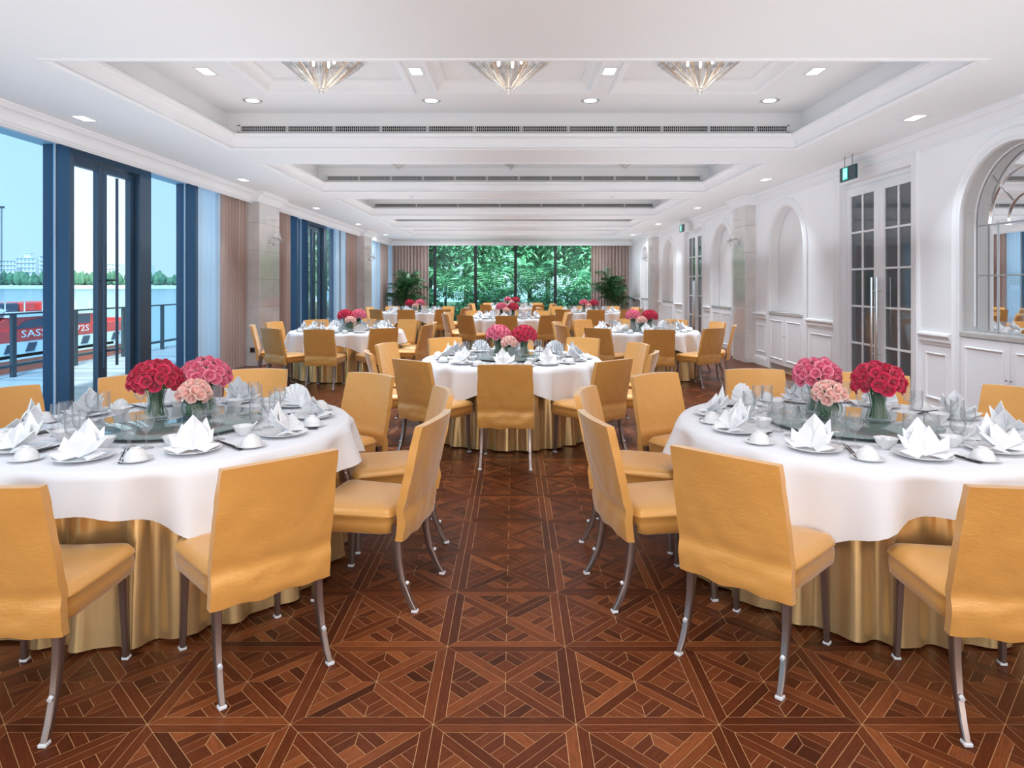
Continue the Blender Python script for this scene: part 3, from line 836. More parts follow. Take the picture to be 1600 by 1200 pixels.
for sx in (-1, 1):
    for sy in (-1, 1): m_.box(sx*.8-.14, sx*.8+.14, sy*.8-.14, sy*.8+.14, 0, 116)
m_.build('mast_legs', M['rail'], t)
q = MB()
for k in range(38): q.box(-1.0, 1.0, -1, 1, k*3+1, k*3+1.35)
q = q.build('rungs', M['rail'], t); MB().box(-3, 3, -2, 2, 116, 119).build('mast_head', M['rail'], t)

# ferry
fx = -38.0
ft = thing('ferry', 'red and white river ferry passing behind the terrace railing', 'boat', (fx, 0, -5.36))
def hullpoly(y0, y1, w): return [(-w, y0), (0, y0), (0, y1-9), (-.8, y1-4.5), (-w/2, y1), (-w+.8, y1-4.5), (-w, y1-9)]
def slab(nm, y0, y1, z0, z1, m_, w=8, flare=0):
    return MB().prism(hullpoly(y0, y1, w), lambda p: (p[0]-flare if False else p[0], p[1], z0), lambda p: (p[0], p[1], z1)).build(nm, m_, ft)
slab('antifoul_hull', 30, 71, -.4, 1.1, M['boatorange'])
slab('hull', 30, 72, 1.1, 2.45, M['boatwhite'])
slab('rubbing_strake', 29.9, 72.3, 1.25, 1.5, M['boatwhite'], 8.3)
slab('red_band', 30, 72.6, 2.45, 3.36, M['boatred'], 8.1)
wm = MB().prism([(0, 0), (.9, 0), (1.25, .66), (.35, .66)], lambda p: (-.02, p[0], p[1]), lambda p: (.06, p[0], p[1])).mesh('hull_window', M['boatdark'])
for k in range(15): place('hull_window', wm, ft, (0.0, 34+k*2.2, 1.66))
MB().prism([(47.5, 3.36), (60.5, 3.36), (60.5, 4.4), (50.5, 4.4)], lambda p: (-7, p[0], p[1]), lambda p: (-.25, p[0], p[1])).build('cabin', M['boatred'], ft)
MB().prism([(36, 3.36), (48, 3.36), (50, 4.9), (36, 4.9)], lambda p: (-7, p[0], p[1]), lambda p: (-.35, p[0], p[1])).build('wheelhouse', M['boatwhite'], ft)
cw = MB().prism([(50.6, 3.44), (59.8, 3.44), (59.8, 4.22), (54, 4.22), (52, 4.0)], lambda p: (-.3, p[0], p[1]), lambda p: (-.18, p[0], p[1])).build('cabin_window', M['boatdark'], ft)
for yy in (54.6, 57.4): MB().box(-.2, -.14, yy-.08, yy+.08, 3.44, 4.22).build('window_post', M['boatwhite'], cw)
MB().prism([(50, 4.35), (61, 4.3), (61, 4.55), (50, 4.75)], lambda p: (-7.2, p[0], p[1]), lambda p: (-.1, p[0], p[1])).build('cabin_roof', M['boatwhite'], ft)
MB().prism([(60.5, 3.36), (69, 3.36), (61, 3.9), (60.5, 3.9)], lambda p: (-6, p[0], p[1]), lambda p: (-1, p[0], p[1])).build('foredeck', M['boatred'], ft)
MB().prism([(36, 4.9), (50.5, 4.9), (47, 5.7), (36, 5.7)], lambda p: (-6, p[0], p[1]), lambda p: (-.5, p[0], p[1])).build('upper_deck_house', M['boatwhite'], ft)
for k, yy in enumerate((52.2, 54.0, 56.2, 58.4)):
    MB().box(-5, -1.5, yy-.8, yy+.8, 4.72, 5.4, .1).build('deck_seat_block', M['boatred'] if k != 0 else M['boatdark'], ft)
rr = MB(); rr.box(-.4, -.32, 48, 60, 5.58, 5.64)
for k in range(7): rr.box(-.4, -.34, 48+k*2, 48.06+k*2, 4.7, 5.6)
rr.build('deck_rail', M['boatwhite'], ft)
def text(body, size, m_, parent, loc, sx, name='lettering'):
    c = bpy.data.curves.new(name, 'FONT'); c.body = body; c.size = size; c.extrude = .01; c.resolution_u = 2
    o = bpy.data.objects.new(name, c); COL.objects.link(o); dg = bpy.context.evaluated_depsgraph_get()
    me = bpy.data.meshes.new_from_object(o.evaluated_get(dg)); bpy.data.objects.remove(o); me.materials.clear(); me.materials.append(m_)
    q = place(name, me, parent, loc); q.rotation_euler = (pi/2, 0, pi/2); q.scale = (sx, 1, 1)
    return q
text('SASSI', .78, M['boatwhite'], ft, (.11, 51.0, 2.78), 1.75)
text('72S', .78, M['boatwhite'], ft, (.11, 57.4, 2.78), 1.6)

# ================================================================== GARDEN beyond the far window
struct(MB().add([(-9.0, 26.76, -.12), (30, 26.76, -.12), (30, 62, -.12), (-20.5, 62, -.12)], [(0, 1, 2, 3)]).build('garden_ground', M['ground']))
def foliage(n, fr, size, seed, curl=.3):
    """n separate leaves, each a folded blade; fr(rng) gives position and outward direction"""
    rg = random.Random(seed); mb = MB(); mb.t = []
    for k in range(n):
        p, d = fr(rg); d = (d+Vector((rg.uniform(-.8, .8), rg.uniform(-.8, .8), rg.uniform(-.7, .5)))).normalized()
        s = d.cross(Vector((rg.uniform(-1, 1), rg.uniform(-1, 1), 1))).normalized(); nrm = d.cross(s)
        l = size*rg.uniform(.6, 1.3); wd = l*.28
        a = p; b = p+d*l*.5+s*wd+nrm*l*.06; c = p+d*l+Vector((0, 0, -l*curl)); e = p+d*l*.5-s*wd+nrm*l*.06
        mb.add([tuple(a), tuple(b), tuple(c), tuple(e)], [(0, 1, 2), (0, 2, 3)], min(1, max(0, rg.gauss(.5, .25))))
    return mb
def crown(cz, rx, rz, lobes, seed):
    rg0 = random.Random(seed*31+5); C = []
    for k in range(lobes):
        a = rg0.uniform(0, 2*pi); r = rg0.uniform(.1, .75)
        C.append((Vector((r*rx*cos(a), r*rx*sin(a), cz+rg0.uniform(-.7, .7)*rz)), rg0.uniform(.32, .55)))
    def fr(rg):
        c, q = rg.choice(C); d = Vector((rg.gauss(0, 1), rg.gauss(0, 1), rg.gauss(0, 1))).normalized()
        return c+Vector((d.x*rx*q, d.y*rx*q, d.z*rz*q))*rg.uniform(.55, 1), d
    return fr
treeA = foliage(3400, crown(3.6, 2.3, 2.4, 16, 1), .30, 1).mesh('tree_foliage_a', M['leaf'], fix=False)
treeB = foliage(3000, crown(4.6, 1.9, 3.0, 14, 2), .22, 2).mesh('tree_foliage_b', M['leaf'], fix=False)
bushM = foliage(1800, crown(.9, 1.5, .9, 9, 3), .26, 3).mesh('bush_foliage', M['leaf'], fix=False)
trunkM = MB().tube([(0, 0, -.1), (.05, 0, 1.5), (-.06, .05, 3), (.05, 0, 5.0)], [.16, .13, .1, .05], 8).mesh('trunk', M['bark'], smooth=60)
trs = [(-9.3, 32.5, 'A', 1.0), (-7.2, 33, 'B', 1.1), (-4.4, 35, 'A', 1.25), (-1.6, 33.5, 'B', 1.05), (.9, 36.5, 'A', 1.3), (3.6, 34.5, 'B', 1.1), (5.6, 39, 'A', 1.3), (-11.0, 38, 'A', 1.3), (-8.8, 40, 'B', 1.5), (-3, 42, 'B', 1.6), (2.2, 43, 'A', 1.6), (-6.6, 30, 'B', .9), (6.4, 33.5, 'B', 1.0), (-5.9, 44, 'A', 1.7)]
for k, (x, y, kd, s) in enumerate(trs):
    order = ['leftmost', 'second from left', 'third from left', 'fourth from left', 'fifth from left', 'sixth from left', 'seventh from left', 'eighth from left', 'ninth from left', 'tenth from left', 'eleventh from left', 'twelfth from left', 'thirteenth from left', 'rightmost']
    rank = sorted(range(len(trs)), key=lambda q: trs[q][0]/trs[q][1]).index(k)
    t = thing('garden_tree', '%s of the leafy green trees beyond the far window' % order[rank], 'tree', (x, y, -.12), rng.uniform(0, 6), 'trees in the garden'); t.scale = (s, s, s)
    place('foliage', treeA if kd == 'A' else treeB, t); place('trunk', trunkM, t)
def frond_mesh(L, n, arch, lw, ll, m_, seed, name):
    """one pinnate palm frond along +x, rising then drooping"""
    rg = random.Random(seed); mb = MB(); mb.t = []
    P = [Vector((L*s*(1-.12*s), 0, arch*(s*1.5-1.35*s*s*s))) for s in [i/n for i in range(n+1)]]
    q = MB().tube([tuple(p) for p in P], [.012*(1-.8*i/n)+.002 for i in range(n+1)], 5); mb.add(q.v, q.f, .25)
    for i in range(2, n+1):
        s = i/n; l = ll*(sin(pi*min(1, s*.92+.06)))**.6*rg.uniform(.85, 1.1)
        for sg in (-1, 1):
            d = Vector((.62, sg*.78, -.12-.25*rg.random())).normalized(); b = P[i]; w_ = Vector((lw, 0, 0))
            m1 = b+d*l*.5+Vector((0, 0, .02)); e = b+d*l+Vector((0, 0, -l*.22))
            mb.add([tuple(b-w_*.4), tuple(m1-w_), tuple(e), tuple(m1+w_), tuple(b+w_*.4)], [(0, 1, 3, 4), (1, 2, 3)], rg.random())
    return mb.mesh(name, m_, fix=False)
outF = frond_mesh(1.9, 22, .95, .028, .55, M['leaf'], 4, 'garden_frond')
for k, (x, y, s, pos) in enumerate([(-3.0, 29.4, 1.0, 'at the left of the far garden window'), (-1.0, 30.4, 1.15, 'second from left beyond the far garden window'), (.7, 29.2, 1.2, 'in the middle beyond the far garden window'), (2.4, 29.8, 1.1, 'at the right of the far garden window'), (-6.6, 28.5, 1.0, 'outside the second river window bay')]):
    t = thing('garden_palm', 'feathery garden palm '+pos, 'palm', (x, y, -.12), rng.uniform(0, 6), 'palms in the garden')
    MB().tube([(0, 0, 0), (.03, 0, .5), (0, .02, 1.0*s)], [.09, .07, .06], 8).build('trunk', M['bark'], t, smooth=60)
    for f in range(13):
        o = place('frond', outF, t, (0, 0, 1.0*s), f*2.4); tilt = rng.uniform(-.9, .35)
        o.rotation_euler = (0, tilt, f*2.4); o.scale = (s, s, s)
for k, (x, y, s, pos) in enumerate([(-3.9, 29.1, .9, 'left'), (-2.0, 28.8, .8, 'second from left'), (-.3, 29.1, .85, 'third from left'), (1.6, 28.6, .75, 'fourth from left'), (3.4, 29.1, .95, 'rightmost')]):
    t = thing('garden_shrub', 'low leafy shrub close behind the far window, %s of five' % pos, 'shrub', (x, y, -.12), rng.uniform(0, 6), 'shrubs behind the far window'); t.scale = (s, s, s)
    place('foliage', bushM, t)
    MB().tube([(0, 0, 0), (0, 0, .9)], [.05, .03], 6).build('stem', M['bark'], t)

# potted palms inside
inF = frond_mesh(.85, 16, .42, .017, .33, M['palm'], 6, 'indoor_frond')
for x, y, s, lab in ((-4.15, 25.3, .97, 'tall potted palm in the far left corner by the brown curtains'), (3.72, 25.3, 1.0, 'tall potted palm in the far right corner by the brown curtain')):
    t = thing('potted_palm', lab, 'plant', (x, y, 0))
    MB().lathe([(0, .0), (.17, 0), (.19, .02), (.23, .42), (.24, .44), (.21, .44), (.20, .38), (0, .38)], 20).build('planter', M['pot'], t, smooth=40)
    rg = random.Random(int(x*10))
    for c in range(9):
        a = c*2.4; r = .05+.09*rg.random(); h = rg.uniform(.75, 1.6)*s; lean = rg.uniform(.05, .22)
        tx, ty = (r+lean)*cos(a), (r+lean)*sin(a)
        MB().tube([(r*cos(a)*.6, r*sin(a)*.6, .37), ((r+lean*.4)*cos(a), (r+lean*.4)*sin(a), .37+(h-.37)*.5), (tx, ty, h)], [.017, .014, .01], 6).build('cane', M['stem'], t, smooth=60)
        for f in range(7):
            o = place('frond', inF, t, (tx, ty, h-.09*(f % 3))); o.rotation_euler = (0, rg.uniform(-1.15, .2), a+f*2.4+rg.uniform(-.4, .4)); sc = rg.uniform(.7, 1.0)*s; o.scale = (sc, sc, sc)
# ================================================================== CEILING FITTINGS
def downlight(name, lab, x, y, z, round_, grp):
    t = thing(name, lab, 'downlight', (x, y, z), 0, grp)
    if round_:
        MB().lathe([(.075, -.001), (.10, -.006), (.112, -.004), (.115, 0), (.075, 0)], 24).build('trim_ring', M['chrome'], t, smooth=40)
        MB().lathe([(0, -.004), (.074, -.004), (.076, 0)], 20).build('lens', M['lit'], t)
    else:
        f = MB(); f.loop(-.06, .06, -.105, .105, [(.028, 0), (.028, -.006), (.0, -.006), (-.006, 0)]); f.box(-.06, .06, -.006, .006, -.006, 0)
        f.build('trim_frame', M['plastic'], t)
        for s in (-1, 1): MB().box(-.055, .055, s*.055-.046, s*.055+.046, -.004, 0, .001).build('lens', M['lit'], t)
ORD = ['nearest', 'second', 'third', 'fourth', 'fifth']
for k, (x, y) in enumerate(DOWN_L): downlight('downlight', '%s recessed downlight in the left ceiling margin by the river windows' % ORD[k], x, y, H, False, 'downlights in the left margin')
for k, (x, y) in enumerate(DOWN_R): downlight('downlight', '%s recessed downlight in the right ceiling margin by the panelled wall' % ORD[k], x, y, H, False, 'downlights in the right margin')
COLS4 = ['leftmost', 'centre-left', 'centre-right', 'rightmost']
for k, (a, b) in enumerate(COFFERS[:2]):
    for j, x in enumerate((-3.13, -.985, .92, 3.07)):
        downlight('downlight', '%s round downlight at the far edge of the %s ceiling coffer' % (COLS4[j], DEPTHN[k]), x, b-.45, HU, True, 'round downlights in the coffers')
        if k == 0: downlight('downlight', '%s square twin downlight beside the chandeliers of the first coffer' % COLS4[j], (-3.18, -1.01, .99, 3.12)[j], 6.85, HU, False, 'twin downlights between the chandeliers')
for x, pos in ((-2.0, 'left'), (1.95, 'right')):
    t = thing('smoke_detector', 'small white smoke detector on the ceiling beyond the second coffer, %s one' % pos, 'detector', (x, 13.0, H), 0, 'smoke detectors')
    MB().lathe([(0, -.04), (.03, -.04), (.045, -.03), (.05, -.012), (.06, -.010), (.06, 0)], 16).build('housing', M['plastic'], t, smooth=40)
    MB().lathe([(0, -.048), (.012, -.048), (.014, -.038)], 10).build('sensor_tip', M['silver'], t)

def rod(r0, r1, wid, thick):
    """bevelled flat crystal along +z from 0 to 1, scaled by caller: returns MB between two radius/height points"""
    pass
def crystal_bar(p0, p1, w0, w1, th):
    p0, p1 = Vector(p0), Vector(p1); t = (p1-p0).normalized(); rad = Vector((p0.x, p0.y, 0)).normalized(); s = t.cross(rad).normalized(); n = s.cross(t)
    mb = MB(); vs = []
    for p, w in ((p0, w0), (p1, w1)):
        for a, b in ((1, 0), (.55, .5), (-.55, .5), (-1, 0), (-.55, -.5), (.55, -.5)): vs.append(tuple(p+s*w*a+n*th*b))
    fs = [(0, 1, 2, 3, 4, 5), (11, 10, 9, 8, 7, 6)]+[(i, (i+1) % 6, 6+(i+1) % 6, 6+i) for i in range(6)]
    return mb.add(vs, fs)
upM = crystal_bar((.42, 0, -.03), (.19, 0, -.225), .034, .018, .022).mesh('crystal_upper', M['crystal'])
upA = crystal_bar((.42, 0, -.03), (.19, 0, -.225), .034, .018, .022).mesh('crystal_upper_amber', M['crystal_amber'])
loM = crystal_bar((.235, 0, -.17), (.028, 0, -.345), .024, .008, .018).mesh('crystal_lower', M['crystal'])
loA = crystal_bar((.26, 0, -.02), (.05, 0, -.31), .016, .008, .014).mesh('crystal_inner', M['crystal_amber'])
CHX = [(-1.97, 'left'), (-.05, 'middle'), (1.91, 'right')]
for k in (0, 1):
    a, b = COFFERS[k]
    for x, pos in CHX:
        t = thing('crystal_chandelier', 'inverted cone crystal chandelier, %s of three in the %s ceiling coffer' % (pos, DEPTHN[k]), 'chandelier', (x, 6.8 if k == 0 else 11.35, HU+.13), 0, 'crystal chandeliers')
        MB().lathe([(0, 0), (.40, 0), (.42, -.015), (.42, -.035), (.39, -.04), (0, -.035)], 28).build('ceiling_plate', M['chrome'], t, smooth=40)
        for q in range(18): place('crystal_bar', upM if q % 3 else upA, t, (0, 0, 0), 2*pi*q/18)
        for q in range(13): place('crystal_bar', loM, t, (0, 0, 0), 2*pi*(q+.5)/13)
        for q in range(9): place('crystal_bar', loA, t, (0, 0, 0), 2*pi*(q+.3)/9)
        MB().lathe([(0, -.39), (.012, -.38), (.026, -.365), (.03, -.35), (.02, -.335), (.028, -.325), (0, -.32)], 10).build('finial', M['crystal'], t, smooth=30)
        for q in range(5):
            o = MB().lathe([(0, -.115), (.010, -.11), (.015, -.09), (.010, -.06), (0, -.055)], 8).build('candle_bulb', M['bulb'], t, smooth=60); o.location = (.13*cos(q*1.257), .13*sin(q*1.257), .04)

# wall sconces (crystal)
def sconce(x, y, sg, lab):
    t = thing('wall_sconce', lab, 'sconce', (x, y, 2.36), 0 if sg > 0 else pi, 'crystal wall sconces')
    MB().lathe([(0, 0), (.05, .0), (.055, .012), (.03, .02), (0, .022)], 16).build('back_plate', M['chrome'], t, smooth=40).rotation_euler = (0, pi/2, 0)
    MB().tube([(.01, 0, 0), (.07, 0, -.06), (.14, 0, -.05), (.19, 0, .02)], .011, 8).build('arm', M['crystal'], t, smooth=60)
    for s in (-1, 1):
        MB().tube([(.02, 0, -.01), (.07, s*.07, -.06), (.12, s*.12, -.03), (.13, s*.13, .05)], .009, 8).build('arm', M['crystal'], t, smooth=60)
    for px, py, pz in ((.19, 0, .03), (.13, .13, .06), (.13, -.13, .06)):
        b = MB().lathe([(.012, 0), (.06, .012), (.065, .02), (.02, .012), (.012, .012)], 14).build('drip_bowl', M['crystal'], t, smooth=40); b.location = (px, py, pz)
        b = MB().lathe([(.011, .012), (.011, .09), (0, .092)], 8).build('candle_tube', M['plastic'], t, smooth=40); b.location = (px, py, pz)
        b = MB().lathe([(0, .09), (.009, .1), (.011, .115), (.004, .135), (0, .14)], 8).build('candle_bulb', M['crystal'], t, smooth=60); b.location = (px, py, pz)
        for q in range(4):
            d = MB().lathe([(0, -.06), (.007, -.045), (.004, -.012), (0, -.005)], 5).build('crystal_drop', M['crystal'], t); d.location = (px+.06*cos(q*1.57), py+.06*sin(q*1.57), pz+.012)
sconce(PX, 13.32, -1, 'crystal wall sconce on the nearer right stone pillar')
sconce(PX, 22.0, -1, 'crystal wall sconce on the farther right stone pillar')
sconce(XL, 12.95, 1, 'crystal wall sconce on the nearer left stone pillar')
sconce(XL, 21.7, 1, 'crystal wall sconce on the farther left stone pillar')

# exit signs
for y, lab in ((8.85, 'hanging green emergency exit sign over the nearer double doors'), (17.6, 'hanging green emergency exit sign over the farther double doors')):
    t = thing('exit_sign', lab, 'sign', (4.47, y, 3.02))
    MB().box(-.016, .016, -.21, .21, -.095, .095, .004).build('sign_box', M['signbody'], t)
    MB().box(-.020, -.0155, -.03, .13, -.082, .082).build('lit_panel', M['signbody'], t)
    MB().box(-.0205, -.016, -.012, .112, -.078, .078).build('green_field', M['signgreen'], t)
    pale = mat('sign_pale', (.6, .95, .85), .4, emis=(.45, 1, .85), es=.8)
    f = MB(); xx = (-.023, -.0204)
    f.box(*xx, .082, .096, -.075, .066); f.box(*xx, .004, .016, -.066, .066); f.box(*xx, .004, .096, .056, .068)
    f.build('door_symbol', pale, t)
    g = MB(); g.box(*xx, .040, .058, .022, .042); g.box(*xx, .034, .062, -.022, .018); g.box(*xx, .060, .074, -.004, .010); g.box(*xx, .022, .036, -.018, -.004); g.box(*xx, .054, .066, -.060, -.022); g.box(*xx, .030, .042, -.046, -.022); g.box(*xx, .018, .034, -.056, -.046)
    g.build('running_figure', pale, t)
    MB().tube([(0, -.1, .09), (0, -.1, .26)], .004, 6).build('hanger', M['rail'], t); MB().tube([(0, .1, .09), (0, .1, .26)], .004, 6).build('hanger', M['rail'], t)

# ================================================================== CHAIR
# local frame: +y faces the table; origin on the floor, 1.14 m from the table centre
def chair_back():
    NU, NV = 25, 31; zt, zb = .882, .335
    def prof(t):                                   # centre line y at height fraction t (0 hem .. 1 top)
        z = zb+(zt-zb)*t
        y = -.243-.012*sin(min(1, t*4)*pi)+.006*math.exp(-((t-.27)/.05)**2)-.128*max(0, t-.12)**1.12
        return y, z
    def pt(u, t, side):
        y, z = prof(t); w = .236-.012*t+.004*sin(t*pi)
        dish = .030*(u*u-.35)*(.35+.65*t)         # edges come forward
        th = .019 if t > .02 else .018
        cr = 1-abs(noise.noise(Vector((u*1.6+t*2.2, t*7-u*1.2, 5.7))))*2          # soft ridged creases
        cr2 = 1-abs(noise.noise(Vector((u*2.4-t*2, t*5.5+u*1.5, 1.3))))*2
        wr0 = .0026*max(0, cr)**3*(1.2-t)+.0022*max(0, cr2)**3*(1.1-t)
        wr = wr0*(-1 if side < 0 else 1)+.006*noise.noise(Vector((u*3+side, t*4, 3.1)))*(1-.3*t)+(.006*noise.noise(Vector((u*2.3, t*9, 7+side))) if t < .25 else 0)
        return (u*w+.004*noise.noise(Vector((t*7, u*2, side))), y+dish+side*th+wr*(1 if side < 0 else .5), z+(-.007*u*u if t > .98 else 0)+(.012*noise.noise(Vector((u*2.5, 1, side))) if t < .01 else 0))
    mb = MB(); us = [-1+2*i/(NU-1) for i in range(NU)]; ts = [j/(NV-1) for j in range(NV)]
    ring = [(u, -1) for u in us]+[(u, 1) for u in reversed(us)]
    n = len(ring)
    vs = [pt(u, t, s) for t in ts for u, s in ring]; fs = []
    for j in range(NV-1):
        for i in range(n): fs.append((j*n+i, j*n+(i+1) % n, (j+1)*n+(i+1) % n, (j+1)*n+i))
    b = (NV-1)*n                                  # soft top: one raised crease row
    for i in range(NU-1): fs.append((b+i, b+i+1, b+n-2-i, b+n-1-i))
    mb.add(vs, fs)
    return mb
def chair_seat():
    """padded seat with a skirt; slightly wider at the front"""
    mb = MB(); NA = 40
    def outline(k, grow):
        a = 2*pi*k/NA; c, s = cos(a), sin(a); e = .2
        x = abs(c)**e*(1 if c >= 0 else -1); y = abs(s)**e*(1 if s >= 0 else -1)
        yy = .0225+.2125*y; w = .212+.022*(y+1)/2
        return x*(w+grow), yy+grow*y
    rows = [(-.004, .352), (.003, .36), (.006, .40), (.004, .428), (.010, .436), (.008, .444), (.002, .452), (-.008, .466), (-.03, .474), (-.10, .480)]
    vs = []; fs = []
    for g, z in rows:
        for k in range(NA):
            x, y = outline(k, max(g, -.10)); 
            wv = .006*noise.noise(Vector((x*9, y*9, z*14)))
            vs.append((x*(1+wv*2 if z < .44 else 1), y+(wv if z < .44 else 0), z+(.006*noise.noise(Vector((x*7, y*7, 1))) if z > .45 or z < .355 else 0)))
    for r in range(len(rows)-1):
        for k in range(NA): fs.append((r*NA+k, r*NA+(k+1) % NA, (r+1)*NA+(k+1) % NA, (r+1)*NA+k))
    n = len(vs); vs.append((0, .0225, .484))
    for k in range(NA): fs.append(((len(rows)-1)*NA+k, (len(rows)-1)*NA+(k+1) % NA, n))
    b = len(vs); fs.append(tuple(range(NA))[::-1])
    return mb.add(vs, fs)
def square_leg(path, w0, w1):
    mb = MB(); vs = []; n = len(path)
    for i, (x, y, z) in enumerate(path):
        t = i/(n-1); w = w0+(w1-w0)*t; c = w*.3
        for a, b in ((w, w-c), (w-c, w), (-w+c, w), (-w, w-c), (-w, -w+c), (-w+c, -w), (w-c, -w), (w, -w+c)): vs.append((x+a*.8, y+b, z))
    fs = []
    for i in range(n-1):
        for k in range(8): fs.append((i*8+k, i*8+(k+1) % 8, i*8+8+(k+1) % 8, i*8+8+k))
    fs += [tuple(range(8)), tuple((n-1)*8+k for k in range(8))]
    return mb.add(vs, fs)
backM = chair_back().mesh('chair_back_cover', M['gold'], smooth=50)
seatM = chair_seat().mesh('chair_seat_cover', M['gold'], smooth=60)
rearP = [(.200, -.215, .40), (.201, -.218, .31), (.202, -.225, .23), (.204, -.243, .14), (.207, -.276, .06), (.210, -.305, .012)]
rearM = {s: square_leg([(s*x, y, z) for x, y, z in rearP], .021, .0135).mesh('chair_rear_leg', M['bronze'], smooth=40) for s in (-1, 1)}
frontM = {s: square_leg([(s*.196, .195, .37), (s*.199, .200, .2), (s*.203, .207, .012)], .020, .0135).mesh('chair_front_leg', M['bronze'], smooth=40) for s in (-1, 1)}
def cap(x, y): return MB().box(x-.0145, x+.0145, y-.0155, y+.0155, .0005, .014, .003)
capR = {s: cap(s*.2105, -.308).mesh('foot_cap', M['footcap']) for s in (-1, 1)}
capF = {s: cap(s*.203, .208).mesh('foot_cap', M['footcap']) for s in (-1, 1)}
studM = {s: MB().tube([(s*.204, -.262, .135), (s*.204, -.275, .130)], .0085, 10).mesh('leg_stud', M['footcap']) for s in (-1, 1)}
def make_chair():
    t = thing('dining_chair', 'x', 'chair')
    place('back_cover', backM, t); place('seat_cover', seatM, t)
    for s in (-1, 1):
        r = place('leg', rearM[s], t); place('foot_cap', capR[s], r); place('stud', studM[s], r)
        f = place('leg', frontM[s], t); place('foot_cap', capF[s], f)
    return t

# ================================================================== TABLES
TABLES = [  # x, y, name, chair angles (deg), small things?, bouquet arrangement
    (-1.85, 3.65, 'front left table', [-86.8, -49.6, -13.5, 20, 57, 95, 128, 159, 198, 233], 2),
    (1.86, 3.65, 'front right table', [-95.2, -134.6, -166.5, 160, 124, 90, 57, 22, -18, -53], 2),
    (-.02, 6.95, 'front centre table', [-90+36*k for k in range(10)], 2),
    (-2.80, 11.15, 'second-row left table', [-90+36*k for k in range(10)], 1),
    (2.16, 11.15, 'second-row right table', [-90+36*k for k in range(10)], 1),
    (-.14, 15.3, 'second centre table', [-90+36*k for k in range(10)], 0),
    (-2.76, 18.6, 'back left table', [-90+36*k for k in range(10)], 0),
    (2.12, 18.6, 'back right table', [-90+36*k for k in range(10)], 0),
    (-.05, 22.4, 'rearmost centre table', [-90+36*k for k in range(10)], 0)]
def seatname(a):
    a = (a+360) % 360; k = round(((a-270) % 360)/36) % 10
    return ['nearest', 'near-right', 'right-front', 'right-rear', 'far-right', 'farthest', 'far-left', 'left-rear', 'left-front', 'near-left'][k]
TR = .915; TH = .765
def cloth_mesh(seed):
    rg = random.Random(seed); N = 180; ph = [rg.uniform(0, 6) for _ in range(6)]
    def hem(a):                                    # square cloth: corners hang lower
        s = sin(2*a); return .585-.035*sin(3*a+ph[0])*.5-.19*(abs(s)**2.0)
    def fold(a):
        corner = abs(sin(2*a))**1.5
        return (.75+.8*corner)*(sin(14*a+ph[1]+1.1*sin(2*a+ph[2]))+.6*sin(23*a+ph[3]+.9*sin(3*a+ph[4])))
    rows = [(0, 0), (.45, 0), (.8, 0), (TR-.01, 0), (TR-.001, -.002), (TR+.005, -.008)]
    R = len(rows); DN = 12; vs = []; fs = []
    for i in range(N):
        a = 2*pi*i/N
        for r, dz in rows[1:]: vs.append((r*cos(a), r*sin(a), TH+dz))
        h = hem(a); f = fold(a)
        for k in range(1, DN+1):
            t = k/DN; z = TH-.008-(TH-.008-h)*t
            r = TR+.008+.024*t+.062*f*t**.9/(1+.3*abs(f))+.014
            vs.append((r*cos(a), r*sin(a), z))
    m = R-1+DN
    for i in range(N):
        j = (i+1) % N
        for k in range(m-1): fs.append((i*m+k, j*m+k, j*m+k+1, i*m+k+1))
    c = len(vs); vs.append((0, 0, TH))
    for i in range(N): fs.append((c, i*m, ((i+1) % N)*m))
    mb = MB().add(vs, fs)
    return mb.mesh('white_cloth', M['cloth'], smooth=180)
def skirt_mesh(seed):
    rg = random.Random(seed); N = 260; ph = [rg.uniform(0, 6) for _ in range(5)]; D = 10; vs = []; fs = []
    for i in range(N):
        a = 2*pi*i/N
        f = sin(24*a+ph[0]+1.4*sin(3*a+ph[1]))+.45*sin(41*a+ph[2]+sin(5*a))
        f = f/(1+.35*abs(f))
        for k in range(D+1):
            t = k/D; z = .735-(.735-.006)*t
            r = .845+.030*t+(.010+.034*t**.8)*f+.012*t*sin(7*a+ph[3]+2*t)
            vs.append((r*cos(a), r*sin(a), z+(.006*(1+f) if k == D else 0)))
    for i in range(N):
        j = (i+1) % N
        for k in range(D): fs.append((i*(D+1)+k, j*(D+1)+k, j*(D+1)+k+1, i*(D+1)+k+1))
    return MB().add(vs, fs).mesh('satin_skirt', M['satin'], smooth=180)
cloths = [cloth_mesh(11), cloth_mesh(12), cloth_mesh(13)]
skirts = [skirt_mesh(21), skirt_mesh(22), skirt_mesh(23)]
topM = MB().lathe([(0, .735), (TR-.03, .735), (TR-.006, .74), (TR-.002, .75), (TR-.008, .760), (0, .760)], 48).mesh('table_top', M['bronze'], smooth=40)
colM = MB().lathe([(0, .0), (.32, 0), (.33, .02), (.12, .06), (.08, .12), (.08, .66), (.2, .72), (.25, .735), (0, .735)], 24).mesh('pedestal', M['bronze'], smooth=40)
ringM = MB().lathe([(0, 0), (.30, 0), (.31, .004), (.31, .012), (.28, .016), (0, .016)], 36).mesh('turntable_base', M['lazyring'], smooth=40)
discM = MB().lathe([(0, .016), (.432, .016), (.437, .019), (.437, .025), (.432, .028), (0, .028)], 72).mesh('turntable_disc', M['lazy'], smooth=40)
SUS = TH+.028

